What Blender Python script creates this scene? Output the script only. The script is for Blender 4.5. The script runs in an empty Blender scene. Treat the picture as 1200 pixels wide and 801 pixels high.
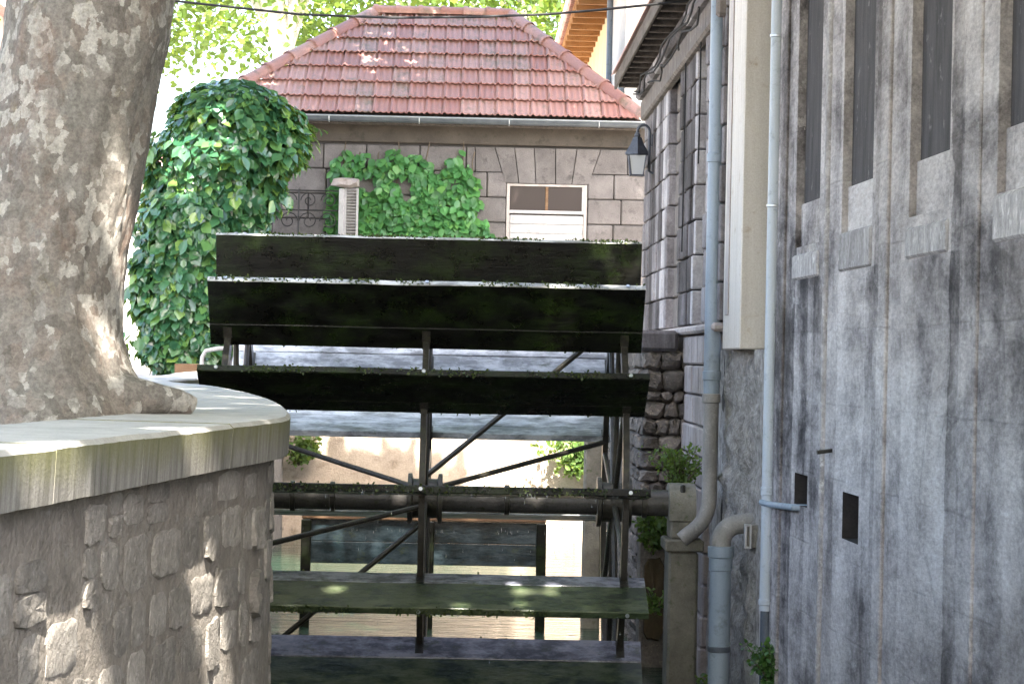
import bpy, math, random
import numpy as np
from mathutils import Vector, Matrix, noise
R = math.radians
random.seed(7); rng = np.random.default_rng(7)
scene = bpy.context.scene
C = scene.collection

# ------------------------------------------------------------------ camera
F = 3000.0                                   # focal length in pixels of the 1200 px wide photograph
yaw, pitch, roll = math.atan(50/F), math.atan(19.5/F), 0.021
fw = Vector((math.sin(yaw)*math.cos(pitch), math.cos(yaw)*math.cos(pitch), math.sin(pitch)))
rt0 = fw.cross(Vector((0,0,1))).normalized(); up0 = rt0.cross(fw).normalized()
rt = rt0*math.cos(roll)+up0*math.sin(roll); up = up0*math.cos(roll)-rt0*math.sin(roll)
cam = bpy.data.objects.new('camera', bpy.data.cameras.new('camera')); C.objects.link(cam)
cam.matrix_world = Matrix(((rt.x,up.x,-fw.x,0),(rt.y,up.y,-fw.y,0),(rt.z,up.z,-fw.z,0),(0,0,0,1)))
cam.data.sensor_width = 36; cam.data.lens = 36*F/1200
cam.data.clip_start = .1; cam.data.clip_end = 2000
scene.camera = cam
# ------------------------------------------------------------------ light
SUN_EL, SUN_AZ = 50.0, 7.0                   # azimuth: degrees to the right of straight behind the camera
w = bpy.data.worlds.new("World"); scene.world = w; w.use_nodes = True
nt = w.node_tree; bg = nt.nodes['Background']
sky = nt.nodes.new('ShaderNodeTexSky'); sky.sky_type = 'NISHITA'; sky.sun_disc = False
to_sun = Vector((math.sin(R(SUN_AZ))*math.cos(R(SUN_EL)), -math.cos(R(SUN_AZ))*math.cos(R(SUN_EL)), math.sin(R(SUN_EL))))
sky.sun_elevation = R(SUN_EL); sky.sun_rotation = math.atan2(to_sun.x, to_sun.y)
sky.air_density = 1.0; sky.dust_density = 4.5; sky.ozone_density = .4
nt.links.new(sky.outputs[0], bg.inputs[0]); bg.inputs[1].default_value = 0.15
sl = bpy.data.lights.new('sun', 'SUN'); sl.energy = 4.5; sl.angle = R(.53); sl.color = (1,.93,.82)
so = bpy.data.objects.new('sun', sl); C.objects.link(so); so.rotation_euler = (-to_sun).to_track_quat('-Z','Y').to_euler()
so.location = to_sun*60
vs = scene.view_settings; vs.view_transform = 'Standard'; vs.look = 'None'; vs.gamma = 1; vs.use_curve_mapping = False
vs.exposure = 3.0

# ------------------------------------------------------------------ helpers
def ray(px, py): return fw*F + rt*(px-600) + up*(400.5-py)
def at(px, py, Y):
    d = ray(px, py); return d*(Y/d.y)
def onX(px, py, X):
    d = ray(px, py); return d*(X/d.x)
def onplane(px, py, p0, n):
    d = ray(px, py); return d*(p0.dot(n)/d.dot(n))

class MB:
    def __init__(s): s.v=[]; s.f=[]
    def add(s, vs_, fs):
        o=len(s.v); s.v += [tuple(v) for v in vs_]; s.f += [tuple(i+o for i in f) for f in fs]; return s
    def box(s, lo, hi, M=None, b=0.0):
        """box, with chamfered edges when b > 0"""
        (x0,y0,z0),(x1,y1,z1)=lo,hi
        M = M or Matrix()
        if b<=0:
            v=[M@Vector(p) for p in ((x0,y0,z0),(x1,y0,z0),(x1,y1,z0),(x0,y1,z0),(x0,y0,z1),(x1,y0,z1),(x1,y1,z1),(x0,y1,z1))]
            return s.add(v,[(0,3,2,1),(4,5,6,7),(0,1,5,4),(1,2,6,5),(2,3,7,6),(3,0,4,7)])
        b=min(b,(x1-x0)*.45,(y1-y0)*.45,(z1-z0)*.45)
        v=[];ix={}
        for i,sx in enumerate((-1,1)):
            for j,sy in enumerate((-1,1)):
                for k,sz in enumerate((-1,1)):
                    p=[x1 if i else x0, y1 if j else y0, z1 if k else z0]
                    for a,sg in enumerate((sx,sy,sz)):
                        q=list(p)
                        for c,sc in enumerate((sx,sy,sz)):
                            if c!=a: q[c]-=sc*b
                        ix[(i,j,k,a)]=len(v); v.append(M@Vector(q))
        f=[]
        for a in range(3):
            o=[c for c in range(3) if c!=a]
            for e in (0,1):
                def key(p,q):
                    t=[0,0,0]; t[a]=e; t[o[0]]=p; t[o[1]]=q; return ix[(t[0],t[1],t[2],a)]
                f.append((key(0,0),key(1,0),key(1,1),key(0,1)))
            for p in (0,1):
                for q in (0,1):
                    t0=[0,0,0]; t0[o[0]]=p; t0[o[1]]=q; t1=list(t0); t1[a]=1
                    f.append((ix[(*t0,o[0])],ix[(*t1,o[0])],ix[(*t1,o[1])],ix[(*t0,o[1])]))
        for i in (0,1):
            for j in (0,1):
                for k in (0,1): f.append((ix[(i,j,k,0)],ix[(i,j,k,1)],ix[(i,j,k,2)]))
        return s.add(v,f)
    def tube(s, pts, r, n=10, cap=True):
        pts=[Vector(p) for p in pts]; rs=r if hasattr(r,'__len__') else [r]*len(pts)
        rings=[]; prev=None
        for i,p in enumerate(pts):
            t=(pts[min(i+1,len(pts)-1)]-pts[max(i-1,0)]).normalized()
            if prev is None:
                a=Vector((0,0,1)) if abs(t.z)<.9 else Vector((1,0,0)); nn=t.cross(a).normalized()
            else: nn=(prev-t*prev.dot(t)).normalized()
            prev=nn; bb=t.cross(nn)
            rings.append([p+(nn*math.cos(2*math.pi*k/n)+bb*math.sin(2*math.pi*k/n))*rs[i] for k in range(n)])
        v=[q for rg in rings for q in rg]; f=[]
        for i in range(len(rings)-1):
            for k in range(n):
                k2=(k+1)%n; f.append((i*n+k,i*n+k2,(i+1)*n+k2,(i+1)*n+k))
        if cap: f += [tuple(range(n))[::-1], tuple((len(rings)-1)*n+k for k in range(n))]
        return s.add(v,f)
    def lathe(s, prof, c, n=16, axis='z'):
        v=[];f=[]; c=Vector(c)
        for r_,h in prof:
            for k in range(n):
                a=2*math.pi*k/n; p=Vector((r_*math.cos(a),r_*math.sin(a),h))
                if axis=='x': p=Vector((p.z,p.x,p.y))
                v.append(c+p)
        for i in range(len(prof)-1):
            for k in range(n): f.append((i*n+k,i*n+(k+1)%n,(i+1)*n+(k+1)%n,(i+1)*n+k))
        f += [tuple(range(n))[::-1], tuple((len(prof)-1)*n+k for k in range(n))]
        return s.add(v,f)
    def prism(s, poly, d):
        """extrude a 3D polygon by vector d"""
        n=len(poly); d=Vector(d); v=[Vector(p) for p in poly]+[Vector(p)+d for p in poly]
        f=[tuple(range(n))[::-1],tuple(range(n,2*n))]+[(i,(i+1)%n,n+(i+1)%n,n+i) for i in range(n)]
        return s.add(v,f)

def link(o, parent=None):
    C.objects.link(o)
    if parent is not None: o.parent=parent
    return o
def wloc(o):
    l=Vector((0,0,0))
    while o is not None: l=l+o.location; o=o.parent
    return l
def mk(name, mb, mat, parent=None, smooth=False, origin=None, recalc=True):
    v=np.array(mb.v,dtype=float)
    c=Vector(((v[:,0].min()+v[:,0].max())/2,(v[:,1].min()+v[:,1].max())/2,v[:,2].min())) if origin is None else Vector(origin)
    me=bpy.data.meshes.new(name); me.from_pydata((v-np.array(c)).tolist(),[],mb.f)
    if recalc:
        import bmesh
        b=bmesh.new(); b.from_mesh(me); bmesh.ops.recalc_face_normals(b,faces=b.faces); b.to_mesh(me); b.free()
    if smooth:
        me.polygons.foreach_set('use_smooth',[True]*len(me.polygons))
        if smooth!='all': me.set_sharp_from_angle(angle=R(35))
    me.materials.append(mat)
    o=bpy.data.objects.new(name,me); link(o,parent)
    o.location = c-(wloc(parent) if parent is not None else Vector((0,0,0)))
    return o
def thing(name,label,cat,loc,group=None):
    o=bpy.data.objects.new(name,None); o.empty_display_size=.1; C.objects.link(o); o.location=loc
    tag(o,label,cat,group); return o
def tag(o,label,cat,group=None):
    o['label']=label; o['category']=cat
    if group: o['group']=group
    return o
def struct(name,mb,mat,smooth=False):
    o=mk(name,mb,mat,smooth=smooth); o['kind']='structure'; return o

# ------------------------------------------------------------------ materials
class N:
    def __init__(s,name):
        s.m=bpy.data.materials.new(name); s.m.use_nodes=True; s.t=s.m.node_tree; s.n=s.t.nodes; s.b=s.n['Principled BSDF']
        s.pos=s.n.new('ShaderNodeNewGeometry').outputs['Position']
    def node(s,ty,**k):
        o=s.n.new(ty)
        for a,v in k.items():
            if a.startswith('i_'):
                kk=a[2:]; o.inputs[int(kk) if kk.isdigit() else kk].default_value=v
            else: setattr(o,a,v)
        return o
    def L(s,a,b): s.t.links.new(a,b)
    def map(s,scale=(1,1,1),rot=(0,0,0),loc=(0,0,0),src=None):
        o=s.node('ShaderNodeMapping'); o.inputs['Scale'].default_value=scale; o.inputs['Rotation'].default_value=rot; o.inputs['Location'].default_value=loc
        s.L(src or s.pos,o.inputs[0]); return o.outputs[0]
    def noise(s,scale,detail=6,rough=.6,vec=None,dist=0):
        o=s.node('ShaderNodeTexNoise'); o.inputs['Scale'].default_value=scale; o.inputs['Detail'].default_value=detail
        o.inputs['Roughness'].default_value=rough; o.inputs['Distortion'].default_value=dist
        s.L(vec or s.pos,o.inputs['Vector']); return o.outputs['Fac']
    def voro(s,scale,vec=None,feat='F1',out='Distance',rnd=1):
        o=s.node('ShaderNodeTexVoronoi',feature=feat); o.inputs['Scale'].default_value=scale; o.inputs['Randomness'].default_value=rnd
        s.L(vec or s.pos,o.inputs['Vector']); return o.outputs[out]
    def ramp(s,fac,stops,interp='LINEAR'):
        o=s.node('ShaderNodeValToRGB'); o.color_ramp.interpolation=interp; e=o.color_ramp.elements
        while len(e)<len(stops): e.new(.5)
        for i,(p,c) in enumerate(stops):
            e[i].position=p; c=c if hasattr(c,'__len__') else (c,c,c); e[i].color=(*c[:3],1)
        s.L(fac,o.inputs[0]); return o.outputs[0]
    def mix(s,fac,a,b,mode='MIX'):
        o=s.node('ShaderNodeMix',data_type='RGBA',blend_type=mode)
        for i,x in ((0,fac),(6,a),(7,b)):
            if isinstance(x,(int,float)): o.inputs[i].default_value=x
            elif isinstance(x,tuple): o.inputs[i].default_value=(*x[:3],1)
            else: s.L(x,o.inputs[i])
        return o.outputs[2]
    def math(s,op,a,b=0.0,c=None):
        o=s.node('ShaderNodeMath',operation=op)
        for i,x in enumerate((a,b)+((c,) if c is not None else ())):
            if isinstance(x,(int,float)): o.inputs[i].default_value=x
            else: s.L(x,o.inputs[i])
        return o.outputs[0]
    def xyz(s,k):
        o=s.node('ShaderNodeSeparateXYZ'); s.L(s.pos,o.inputs[0]); return o.outputs[k]
    def rnd(s): return s.node('ShaderNodeObjectInfo').outputs['Random']
    def isl(s): return s.node('ShaderNodeNewGeometry').outputs['Random Per Island']
    def bump(s,h,strength=.4,dist=.02,prev=None):
        o=s.node('ShaderNodeBump'); o.inputs['Strength'].default_value=strength; o.inputs['Distance'].default_value=dist
        s.L(h,o.inputs['Height'])
        if prev is not None: s.L(prev,o.inputs['Normal'])
        return o.outputs[0]
    def done(s,col=None,rough=.8,normal=None,spec=.4,metal=0):
        def put(k,x):
            if x is None: return
            if isinstance(x,(int,float)): s.b.inputs[k].default_value=x
            elif isinstance(x,tuple): s.b.inputs[k].default_value=(*x[:3],1)
            else: s.L(x,s.b.inputs[k])
        put('Base Color',col); put('Roughness',rough); put('Normal',normal); put('Specular IOR Level',spec); put('Metallic',metal)
        return s.m
def mottled(name,a,b,c=None,scale=4,bscale=40,bump=.4,bdist=.01,rough=.85,stretch=(1,1,1),rand=.0,spec=.3,third=(.55,.7),metal=0,fine=.25):
    s=N(name); v=s.map(stretch) if stretch!=(1,1,1) else None
    col=s.ramp(s.noise(scale,8,.65,v),[(.3,a),(.7,b)])
    if c: col=s.mix(s.ramp(s.noise(scale*2.3,8,.7,s.map((1,1,1),loc=(7,3,1))),[(third[0],0.),(third[1],1.)]),col,c)
    col=s.mix(fine,col,s.ramp(s.noise(bscale*1.5,4,.7),[(.3,.25),(.7,.85)]),'OVERLAY')
    if rand:
        h=s.node('ShaderNodeHueSaturation'); s.L(col,h.inputs['Color'])
        s.L(s.math('MULTIPLY_ADD',s.rnd(),rand,1-rand/2),h.inputs['Value']); col=h.outputs[0]
    nrm=s.bump(s.noise(bscale,8,.65,v),bump,bdist)
    return s.done(col,rough,nrm,spec,metal)

def leafmat(name,stops,trans=.35,rough=.45,spec=.5):
    s=N(name); col=s.ramp(s.isl(),stops)
    s.done(col,rough,None,spec)
    tr=s.node('ShaderNodeBsdfTranslucent'); s.L(s.mix(.6,col,(.35,.5,.04),'MIX'),tr.inputs[0])
    mx=s.node('ShaderNodeMixShader'); mx.inputs[0].default_value=trans
    s.L(s.b.outputs[0],mx.inputs[1]); s.L(tr.outputs[0],mx.inputs[2]); s.L(mx.outputs[0],s.n['Material Output'].inputs[0])
    return s.m

def bands(s,k,wob=.12,loc=0.):
    w=s.math('ADD',s.math('MULTIPLY',s.xyz(1),k),s.math('MULTIPLY',s.noise(2.2,6,.65,s.map((1,1,.8),loc=(loc,1,2))),wob*k))
    o=s.node('ShaderNodeTexVoronoi',voronoi_dimensions='1D'); s.L(s.math('ADD',w,loc),o.inputs['W']); o.inputs['Scale'].default_value=1
    q=s.node('ShaderNodeSeparateColor'); s.L(o.outputs['Color'],q.inputs[0]); return q.outputs[0]
def near_wall_mat():
    s=N('stained render'); z=s.xyz(2); y=s.xyz(1)
    a=s.noise(1,5,.6,s.map((1,.6,.25)),.4); b=s.noise(1,11,.75,s.map((3,1.1,2.2),loc=(3,1,0)),.3); p=s.noise(1.5,12,.78,s.map((1,.3,.75),loc=(0,7,0)),.3)
    f=s.math('ADD',s.math('ADD',s.math('MULTIPLY',a,.46),s.math('MULTIPLY',b,.36)),s.math('ADD',s.math('MULTIPLY',p,.42),s.math('MULTIPLY',bands(s,1.1,.3),.09)))
    f=s.math('ADD',f,s.math('MULTIPLY',bands(s,2.6,.15,3.3),.05))
    wv=s.math('COSINE',s.math('MULTIPLY',s.math('SUBTRACT',y,11.95),2*math.pi/1.86))
    run=s.ramp(s.math('ADD',wv,s.math('MULTIPLY',s.noise(2,6,.65,s.map((1,2.2,.35),loc=(4,4,4))),1.0)),[(.1,0.),(1.,1.)])
    bz=s.node('ShaderNodeMapRange'); s.L(z,bz.inputs[0]); bz.inputs[1].default_value=-.9; bz.inputs[2].default_value=.52; bz.inputs[3].default_value=.015; bz.inputs[4].default_value=.09
    bz2=s.node('ShaderNodeMapRange'); s.L(z,bz2.inputs[0]); bz2.inputs[1].default_value=.525; bz2.inputs[2].default_value=.535; bz2.inputs[3].default_value=1.; bz2.inputs[4].default_value=0.
    f=s.math('SUBTRACT',f,s.math('MULTIPLY',run,s.math('MULTIPLY',bz.outputs[0],bz2.outputs[0])))
    col=s.ramp(f,[(.545,(.036,.032,.033)),(.59,(.105,.094,.096)),(.63,(.235,.214,.213)),(.685,(.42,.384,.376)),(.765,(.64,.592,.575))])
    sc=s.ramp(s.noise(5,12,.8,s.map((1,.35,.8),loc=(1,5,2))),[(.58,0.),(.66,1.)])
    col=s.mix(s.math('MULTIPLY',sc,.6),col,(.62,.595,.575))
    dk=s.ramp(s.noise(8,9,.75,s.map((1,.3,.45),loc=(6,5,2))),[(.58,0.),(.67,1.)])
    col=s.mix(s.math('MULTIPLY',dk,.45),col,(.08,.073,.073))
    col=s.mix(s.ramp(s.noise(1.1,5,.6,s.map((1,1,.5),loc=(0,2,4))),[(.5,0.),(.75,.5)]),col,(.33,.285,.255))
    col=s.mix(.45,col,s.ramp(s.noise(50,7,.75,s.map((1,.3,1))),[(.3,.15),(.7,.9)]),'OVERLAY')
    # faint horizontal bed joints of the blockwork under the render, and hairline cracks
    jz=s.math('ABSOLUTE',s.math('SUBTRACT',s.math('FRACT',s.math('ADD',s.math('MULTIPLY',z,2.35),s.math('MULTIPLY',s.noise(3,4,.6),.06))),.5))
    jm=s.math('MULTIPLY',s.ramp(jz,[(.0,1.),(.022,0.)]),s.ramp(s.noise(2.1,4,.6,s.map((1,1,1),loc=(8,8,8))),[(.45,0.),(.55,1.)]))
    ck=s.math('MULTIPLY',s.ramp(s.voro(1.3,s.map((1,1,.6)),'DISTANCE_TO_EDGE'),[(.0,1.),(.012,0.)]),s.ramp(s.noise(1.6,4,.6,s.map((1,1,1),loc=(1,2,8))),[(.5,0.),(.56,1.)]))
    lines=s.math('MAXIMUM',jm,ck); col=s.mix(s.math('MULTIPLY',lines,.28),col,(.07,.063,.063))
    n1=s.bump(s.noise(9,12,.78,s.map((1,.35,1))),.8,.05); n2=s.bump(s.noise(60,6,.75,s.map((1,.4,1))),.5,.01,n1); n2=s.bump(s.math('SUBTRACT',1.,lines),.3,.015,n2)
    return s.done(col,.88,n2,.25)
def rustic_mat():
    s=N('weathered rusticated stone'); p=s.noise(3,11,.74,s.map((1,.3,.5)),.4)
    f=s.math('ADD',s.math('ADD',s.math('MULTIPLY',bands(s,1.7,.05,1.7),.4),s.math('MULTIPLY',s.rnd(),.13)),s.math('MULTIPLY',p,.68))
    col=s.ramp(f,[(.40,(.045,.04,.041)),(.53,(.115,.105,.11)),(.66,(.235,.22,.23)),(.82,(.45,.43,.44))])
    col=s.mix(.4,col,s.ramp(s.noise(50,6,.75),[(.3,.2),(.7,.85)]),'OVERLAY')
    return s.done(col,.85,s.bump(s.noise(25,10,.75),.7,.02),.25)
def bark_mat():
    s=N('plane bark'); wv=s.node('ShaderNodeVectorMath',operation='MULTIPLY_ADD')
    nz=s.node('ShaderNodeTexNoise'); nz.inputs['Scale'].default_value=24; nz.inputs['Detail'].default_value=7; nz.inputs['Roughness'].default_value=.7; s.L(s.pos,nz.inputs[0])
    s.L(nz.outputs['Color'],wv.inputs[0]); wv.inputs[1].default_value=(.035,.035,.035); s.L(s.map((1,1,.7)),wv.inputs[2])
    V=wv.outputs[0]
    def cell(sc,k=0):
        vc=s.voro(sc,V,out='Color'); sep=s.node('ShaderNodeSeparateColor'); s.L(vc,sep.inputs[0]); return sep.outputs[k]
    a=cell(34); b=cell(13,1)
    flake=s.ramp(a,[(0,(.15,.133,.118)),(.2,(.215,.197,.177)),(.45,(.285,.267,.243)),(.7,(.30,.25,.215)),(.86,(.34,.32,.287)),(1,(.42,.40,.367))])
    big=s.ramp(b,[(0,(.19,.17,.15)),(.4,(.26,.238,.21)),(.7,(.235,.23,.205)),(1,(.31,.255,.215))])
    col=s.mix(.5,big,flake)
    zone=s.noise(2.3,5,.6,s.map((1,1,.55),loc=(2,4,1)))
    pale=s.ramp(s.math('ADD',s.math('MULTIPLY',a,.30),s.math('ADD',s.math('MULTIPLY',b,.16),zone)),[(.81,0.),(.85,1.)])
    col=s.mix(pale,col,s.ramp(s.noise(30,4,.6),[(.3,(.38,.36,.325)),(.7,(.54,.515,.475))]))
    col=s.mix(s.ramp(s.noise(3.6,8,.7,s.map((1,1,.7),loc=(9,1,3))),[(.55,0.),(.72,.7)]),col,(.24,.145,.105))
    col=s.mix(s.ramp(s.noise(6,7,.7,s.map((1,1,.7),loc=(1,7,3))),[(.6,0.),(.72,.6)]),col,(.30,.255,.15))
    col=s.mix(.6,col,s.ramp(s.noise(75,7,.78),[(.3,.15),(.7,.9)]),'OVERLAY')
    n=s.bump(a,.35,.006); n=s.bump(s.noise(24,11,.8),.9,.03,n); n=s.bump(s.noise(100,5,.75),.5,.006,n)
    return s.done(col,.85,n,.25)
def coping_mat():
    s=N('weathered concrete'); z=s.xyz(2)
    col=s.ramp(s.noise(7,8,.65),[(.3,(.33,.322,.307)),(.7,(.48,.468,.45))])
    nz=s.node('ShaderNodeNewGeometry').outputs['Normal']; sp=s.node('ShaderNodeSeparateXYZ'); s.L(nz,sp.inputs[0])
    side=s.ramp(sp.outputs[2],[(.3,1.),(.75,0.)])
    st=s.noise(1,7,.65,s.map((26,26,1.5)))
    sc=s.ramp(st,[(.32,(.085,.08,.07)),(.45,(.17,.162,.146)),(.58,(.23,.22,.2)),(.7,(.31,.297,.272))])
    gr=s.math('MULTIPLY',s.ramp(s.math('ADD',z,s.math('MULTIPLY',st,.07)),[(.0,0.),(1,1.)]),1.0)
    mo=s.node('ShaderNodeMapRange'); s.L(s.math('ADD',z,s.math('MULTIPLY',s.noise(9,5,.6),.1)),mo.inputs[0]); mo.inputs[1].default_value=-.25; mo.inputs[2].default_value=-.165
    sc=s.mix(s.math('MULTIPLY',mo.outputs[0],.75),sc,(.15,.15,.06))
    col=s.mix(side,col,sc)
    col=s.mix(.25,col,s.ramp(s.noise(120,4,.7),[(.3,.25),(.7,.8)]),'OVERLAY')
    return s.done(col,.85,s.bump(s.noise(90,7,.7),.35,.006),.25)
def wetwood_mat():
    s=N('wet mossy wood'); g=s.map((.8,6,6))
    col=s.ramp(s.noise(3,8,.65,g),[(.3,(.0015,.0015,.001)),(.7,(.0045,.0045,.003))])
    ms=s.ramp(s.noise(5,9,.75,s.map((.6,1,1))),[(.46,0.),(.66,1.)])
    col=s.mix(s.math('MULTIPLY',ms,.8),col,(.016,.029,.006))
    col=s.mix(s.ramp(s.noise(26,6,.7),[(.62,0.),(.74,.5)]),col,(.025,.03,.009))
    rgh=s.ramp(s.noise(6,6,.7,s.map((1,1,1),loc=(4,2,2))),[(.35,.16),(.65,.6)])
    n=s.bump(s.noise(4,9,.7,g),.5,.01); n=s.bump(s.noise(60,6,.75),.5,.006,n)
    return s.done(col,rgh,n,.28)
def board_mat(name,a,b,c,rg):
    s=N(name); g=s.map((.8,3,3))
    col=s.ramp(s.noise(4,10,.72,s.map((.7,1.6,1.6))),[(.42,a),(.5,b),(.58,c)])
    col=s.mix(s.ramp(s.noise(7,9,.75,s.map((.7,1,1),loc=(5,1,1))),[(.56,0.),(.68,.85)]),col,(.045,.06,.028))
    n=s.bump(s.noise(5,9,.7,g),.5,.012)
    return s.done(col,rg,n,.5)
def tile_mat(name,hue):
    s=N(name); r=s.rnd()
    base=s.ramp(r,[(0,(.36,.17,.145)),(.35,(.44,.235,.205)),(.65,(.5,.295,.262)),(.85,(.45,.26,.23)),(1,(.39,.25,.225))])
    li=s.ramp(s.math('ADD',s.noise(5,8,.75),s.math('MULTIPLY',r,.12)),[(.58,0.),(.74,.7)])
    col=s.mix(li,base,(.15,.145,.105))
    li2=s.ramp(s.noise(11,7,.75,s.map((1,1,1),loc=(3,8,2))),[(.6,0.),(.7,.6)])
    col=s.mix(li2,col,(.30,.29,.26))
    col=s.mix(.35,col,s.ramp(s.noise(60,5,.7),[(.3,.25),(.7,.8)]),'OVERLAY')
    return s.done(col,.55,s.bump(s.noise(70,6,.7),.3,.008),.5)
def water_mat():
    s=N('canal water'); v=s.map((1.0,2.4,1))
    h=s.math('ADD',s.math('MULTIPLY',s.noise(2.4,3,.5,v,.5),.7),s.math('MULTIPLY',s.noise(9,4,.55,v,.3),.3))
    m=s.done((.012,.032,.02),.04,s.bump(h,.8,.14),.5); s.b.inputs['IOR'].default_value=1.33
    return m
def glass_mat(name,col,rough=.12):
    s=N(name); return s.done(col,rough,s.bump(s.noise(2,2),.05,.05),.5)

M={}
M['nearwall']=near_wall_mat(); M['bark']=bark_mat(); M['coping']=coping_mat(); M['wetwood']=wetwood_mat()
M['litboard']=board_mat('sky lit board',(.2,.21,.22),(.42,.44,.46),(.66,.68,.70),.4); M['litedge']=board_mat('sky lit paddle edge',(.14,.14,.135),(.32,.32,.31),(.5,.5,.49),.4); M['skysheen']=board_mat('wet board with sky sheen',(.06,.065,.09),(.17,.175,.23),(.3,.31,.38),.18); M['gateboard']=board_mat('wet teal gate board',(.008,.016,.02),(.022,.036,.045),(.04,.06,.072),.2); M['algae']=board_mat('algae covered board',(.018,.03,.016),(.05,.07,.035),(.085,.10,.06),.25)  # first three carry sky light painted into their colour
M['tile']=tile_mat('clay tile',0); M['water']=water_mat()
M['rubble']=mottled('rubble limestone',(.18,.165,.147),(.34,.315,.285),(.44,.41,.375),scale=13,bscale=38,bump=1.0,bdist=.03,rand=.5,third=(.55,.72))
M['mortar']=mottled('lime mortar',(.155,.138,.12),(.275,.248,.218),(.26,.25,.238),scale=9,bscale=30,bump=1.0,bdist=.03)
M['ashlar']=mottled('grey limestone ashlar',(.092,.084,.083),(.162,.149,.147),(.066,.061,.06),scale=3,bscale=45,bump=.5,bdist=.012,rand=.3)
M['joint']=mottled('ashlar joint',(.04,.036,.034),(.065,.059,.055),scale=4,bscale=60)
M['frieze']=mottled('eave shaded stucco',(.05,.042,.036),(.088,.075,.063),(.034,.033,.024),scale=2.5,bscale=50,bump=.3)  # eave shadow darkened into the stucco colour
M['rustic']=rustic_mat()
M['rusticbay']=mottled('brown grime on stone',(.085,.075,.07),(.2,.175,.16),(.3,.28,.26),scale=5,bscale=40,stretch=(1,1,.3),bump=.5)
M['plinth']=mottled('pale scoured stone',(.24,.205,.195),(.42,.375,.36),(.17,.15,.145),scale=4,bscale=40,bump=.5,bdist=.012,rand=.2,stretch=(1,1,.5))
M['rock']=mottled('dark rubble rock',(.075,.065,.058),(.2,.175,.155),(.3,.255,.2),scale=8,bscale=40,bump=.9,bdist=.03,rand=.7)
M['rough']=mottled('broken rubble face',(.17,.155,.145),(.52,.49,.46),(.23,.205,.185),scale=11,bscale=26,bump=1.,bdist=.05)
M['panel']=mottled('cream render',(.47,.425,.38),(.6,.555,.51),(.36,.28,.2),scale=3,bscale=60,stretch=(3,3,.25),bump=.2,third=(.58,.75))
M['plaster']=mottled('pale quay plaster',(.36,.29,.225),(.52,.43,.345),(.24,.19,.14),scale=2.4,bscale=35,bump=.5,bdist=.02)
M['pvc']=mottled('blue grey pipe',(.20,.25,.31),(.29,.34,.40),(.16,.19,.22),scale=5,bscale=80,bump=.1,rough=.42,stretch=(1,1,.2),fine=.12)
M['pvcpale']=mottled('pale blue pipe',(.34,.38,.42),(.44,.47,.51),(.26,.28,.30),scale=5,bscale=80,bump=.1,rough=.45,stretch=(1,1,.2),fine=.12)
M['pipegrey']=mottled('worn grey pipe',(.16,.155,.15),(.29,.275,.26),(.35,.34,.32),scale=7,bscale=60,bump=.2,rough=.6,stretch=(1,1,.4))
M['pipedark']=mottled('dark slate pipe',(.05,.06,.075),(.1,.115,.14),scale=5,bscale=60,bump=.1,rough=.45)
M['zincdark']=mottled('weathered zinc gutter',(.075,.085,.1),(.13,.145,.165),scale=5,bscale=50,bump=.08,rough=.4,metal=.3,fine=.1)
M['zinc']=mottled('zinc gutter',(.36,.39,.43),(.48,.51,.55),scale=5,bscale=50,bump=.08,rough=.38,metal=.6,fine=.1)
M['iron']=mottled('black iron',(.012,.012,.013),(.03,.028,.027),scale=12,bscale=60,bump=.3,rough=.5)
M['wetiron']=mottled('wet corroded iron',(.016,.015,.013),(.05,.045,.036),(.045,.05,.022),scale=9,bscale=50,bump=.6,rough=.28)
M['axle']=mottled('wet steel shaft',(.035,.033,.032),(.075,.07,.066),(.03,.034,.018),scale=7,bscale=50,bump=.4,rough=.25)
M['post']=mottled('mossy stone post',(.11,.105,.085),(.225,.21,.175),(.085,.1,.05),scale=6,bscale=50,bump=.7,bdist=.015)
M['rustymoss']=mottled('ochre stained stone',(.05,.036,.02),(.09,.066,.036),(.045,.055,.025),scale=5,bscale=40,bump=.6)
M['whitewood']=mottled('white painted wood',(.33,.32,.32),(.43,.42,.42),(.26,.245,.235),scale=6,bscale=60,bump=.15,rough=.55,fine=.12)
M['framewood']=mottled('grey brown window wood',(.30,.265,.25),(.42,.385,.37),scale=6,bscale=60,bump=.2,rough=.6)
M['pane']=glass_mat('dusty window glass',(.035,.026,.025),.3)
M['lanternglass']=glass_mat('frosted lantern glass',(.36,.38,.40),.35)
M['lanternmetal']=mottled('dark blue lantern metal',(.035,.04,.055),(.07,.078,.1),scale=14,bscale=60,bump=.2,rough=.42)
M['eavewood']=mottled('grey eaves timber',(.05,.042,.037),(.15,.128,.115),scale=4,bscale=40,stretch=(4,.6,4),bump=.5)
M['soffit']=mottled('orange brown soffit boards',(.30,.145,.055),(.42,.23,.10),(.2,.09,.035),scale=3,bscale=40,stretch=(.8,6,1),bump=.4)
M['yellow']=mottled('yellow ochre render',(.58,.44,.25),(.7,.55,.35),scale=3,bscale=50)
M['white']=mottled('white render',(.68,.66,.63),(.8,.78,.75),(.6,.56,.52),scale=2,bscale=50)
M['pink']=mottled('pink render',(.55,.4,.33),(.68,.52,.44),scale=2,bscale=50)
M['street']=mottled('pale street paving',(.3,.28,.25),(.42,.39,.35),scale=2,bscale=40,bump=.3)
M['soil']=mottled('dry soil',(.13,.1,.07),(.22,.175,.125),scale=9,bscale=50,bump=.8,bdist=.02)
M['brownwood']=mottled('brown plank',(.12,.07,.04),(.2,.125,.075),scale=4,bscale=40,stretch=(.6,6,6))
M['ivy']=leafmat('ivy leaf',[(0,(.016,.065,.035)),(.4,(.034,.115,.06)),(.75,(.06,.16,.065)),(.93,(.1,.21,.06)),(1,(.16,.27,.06))],.22,.22,.75)
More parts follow.
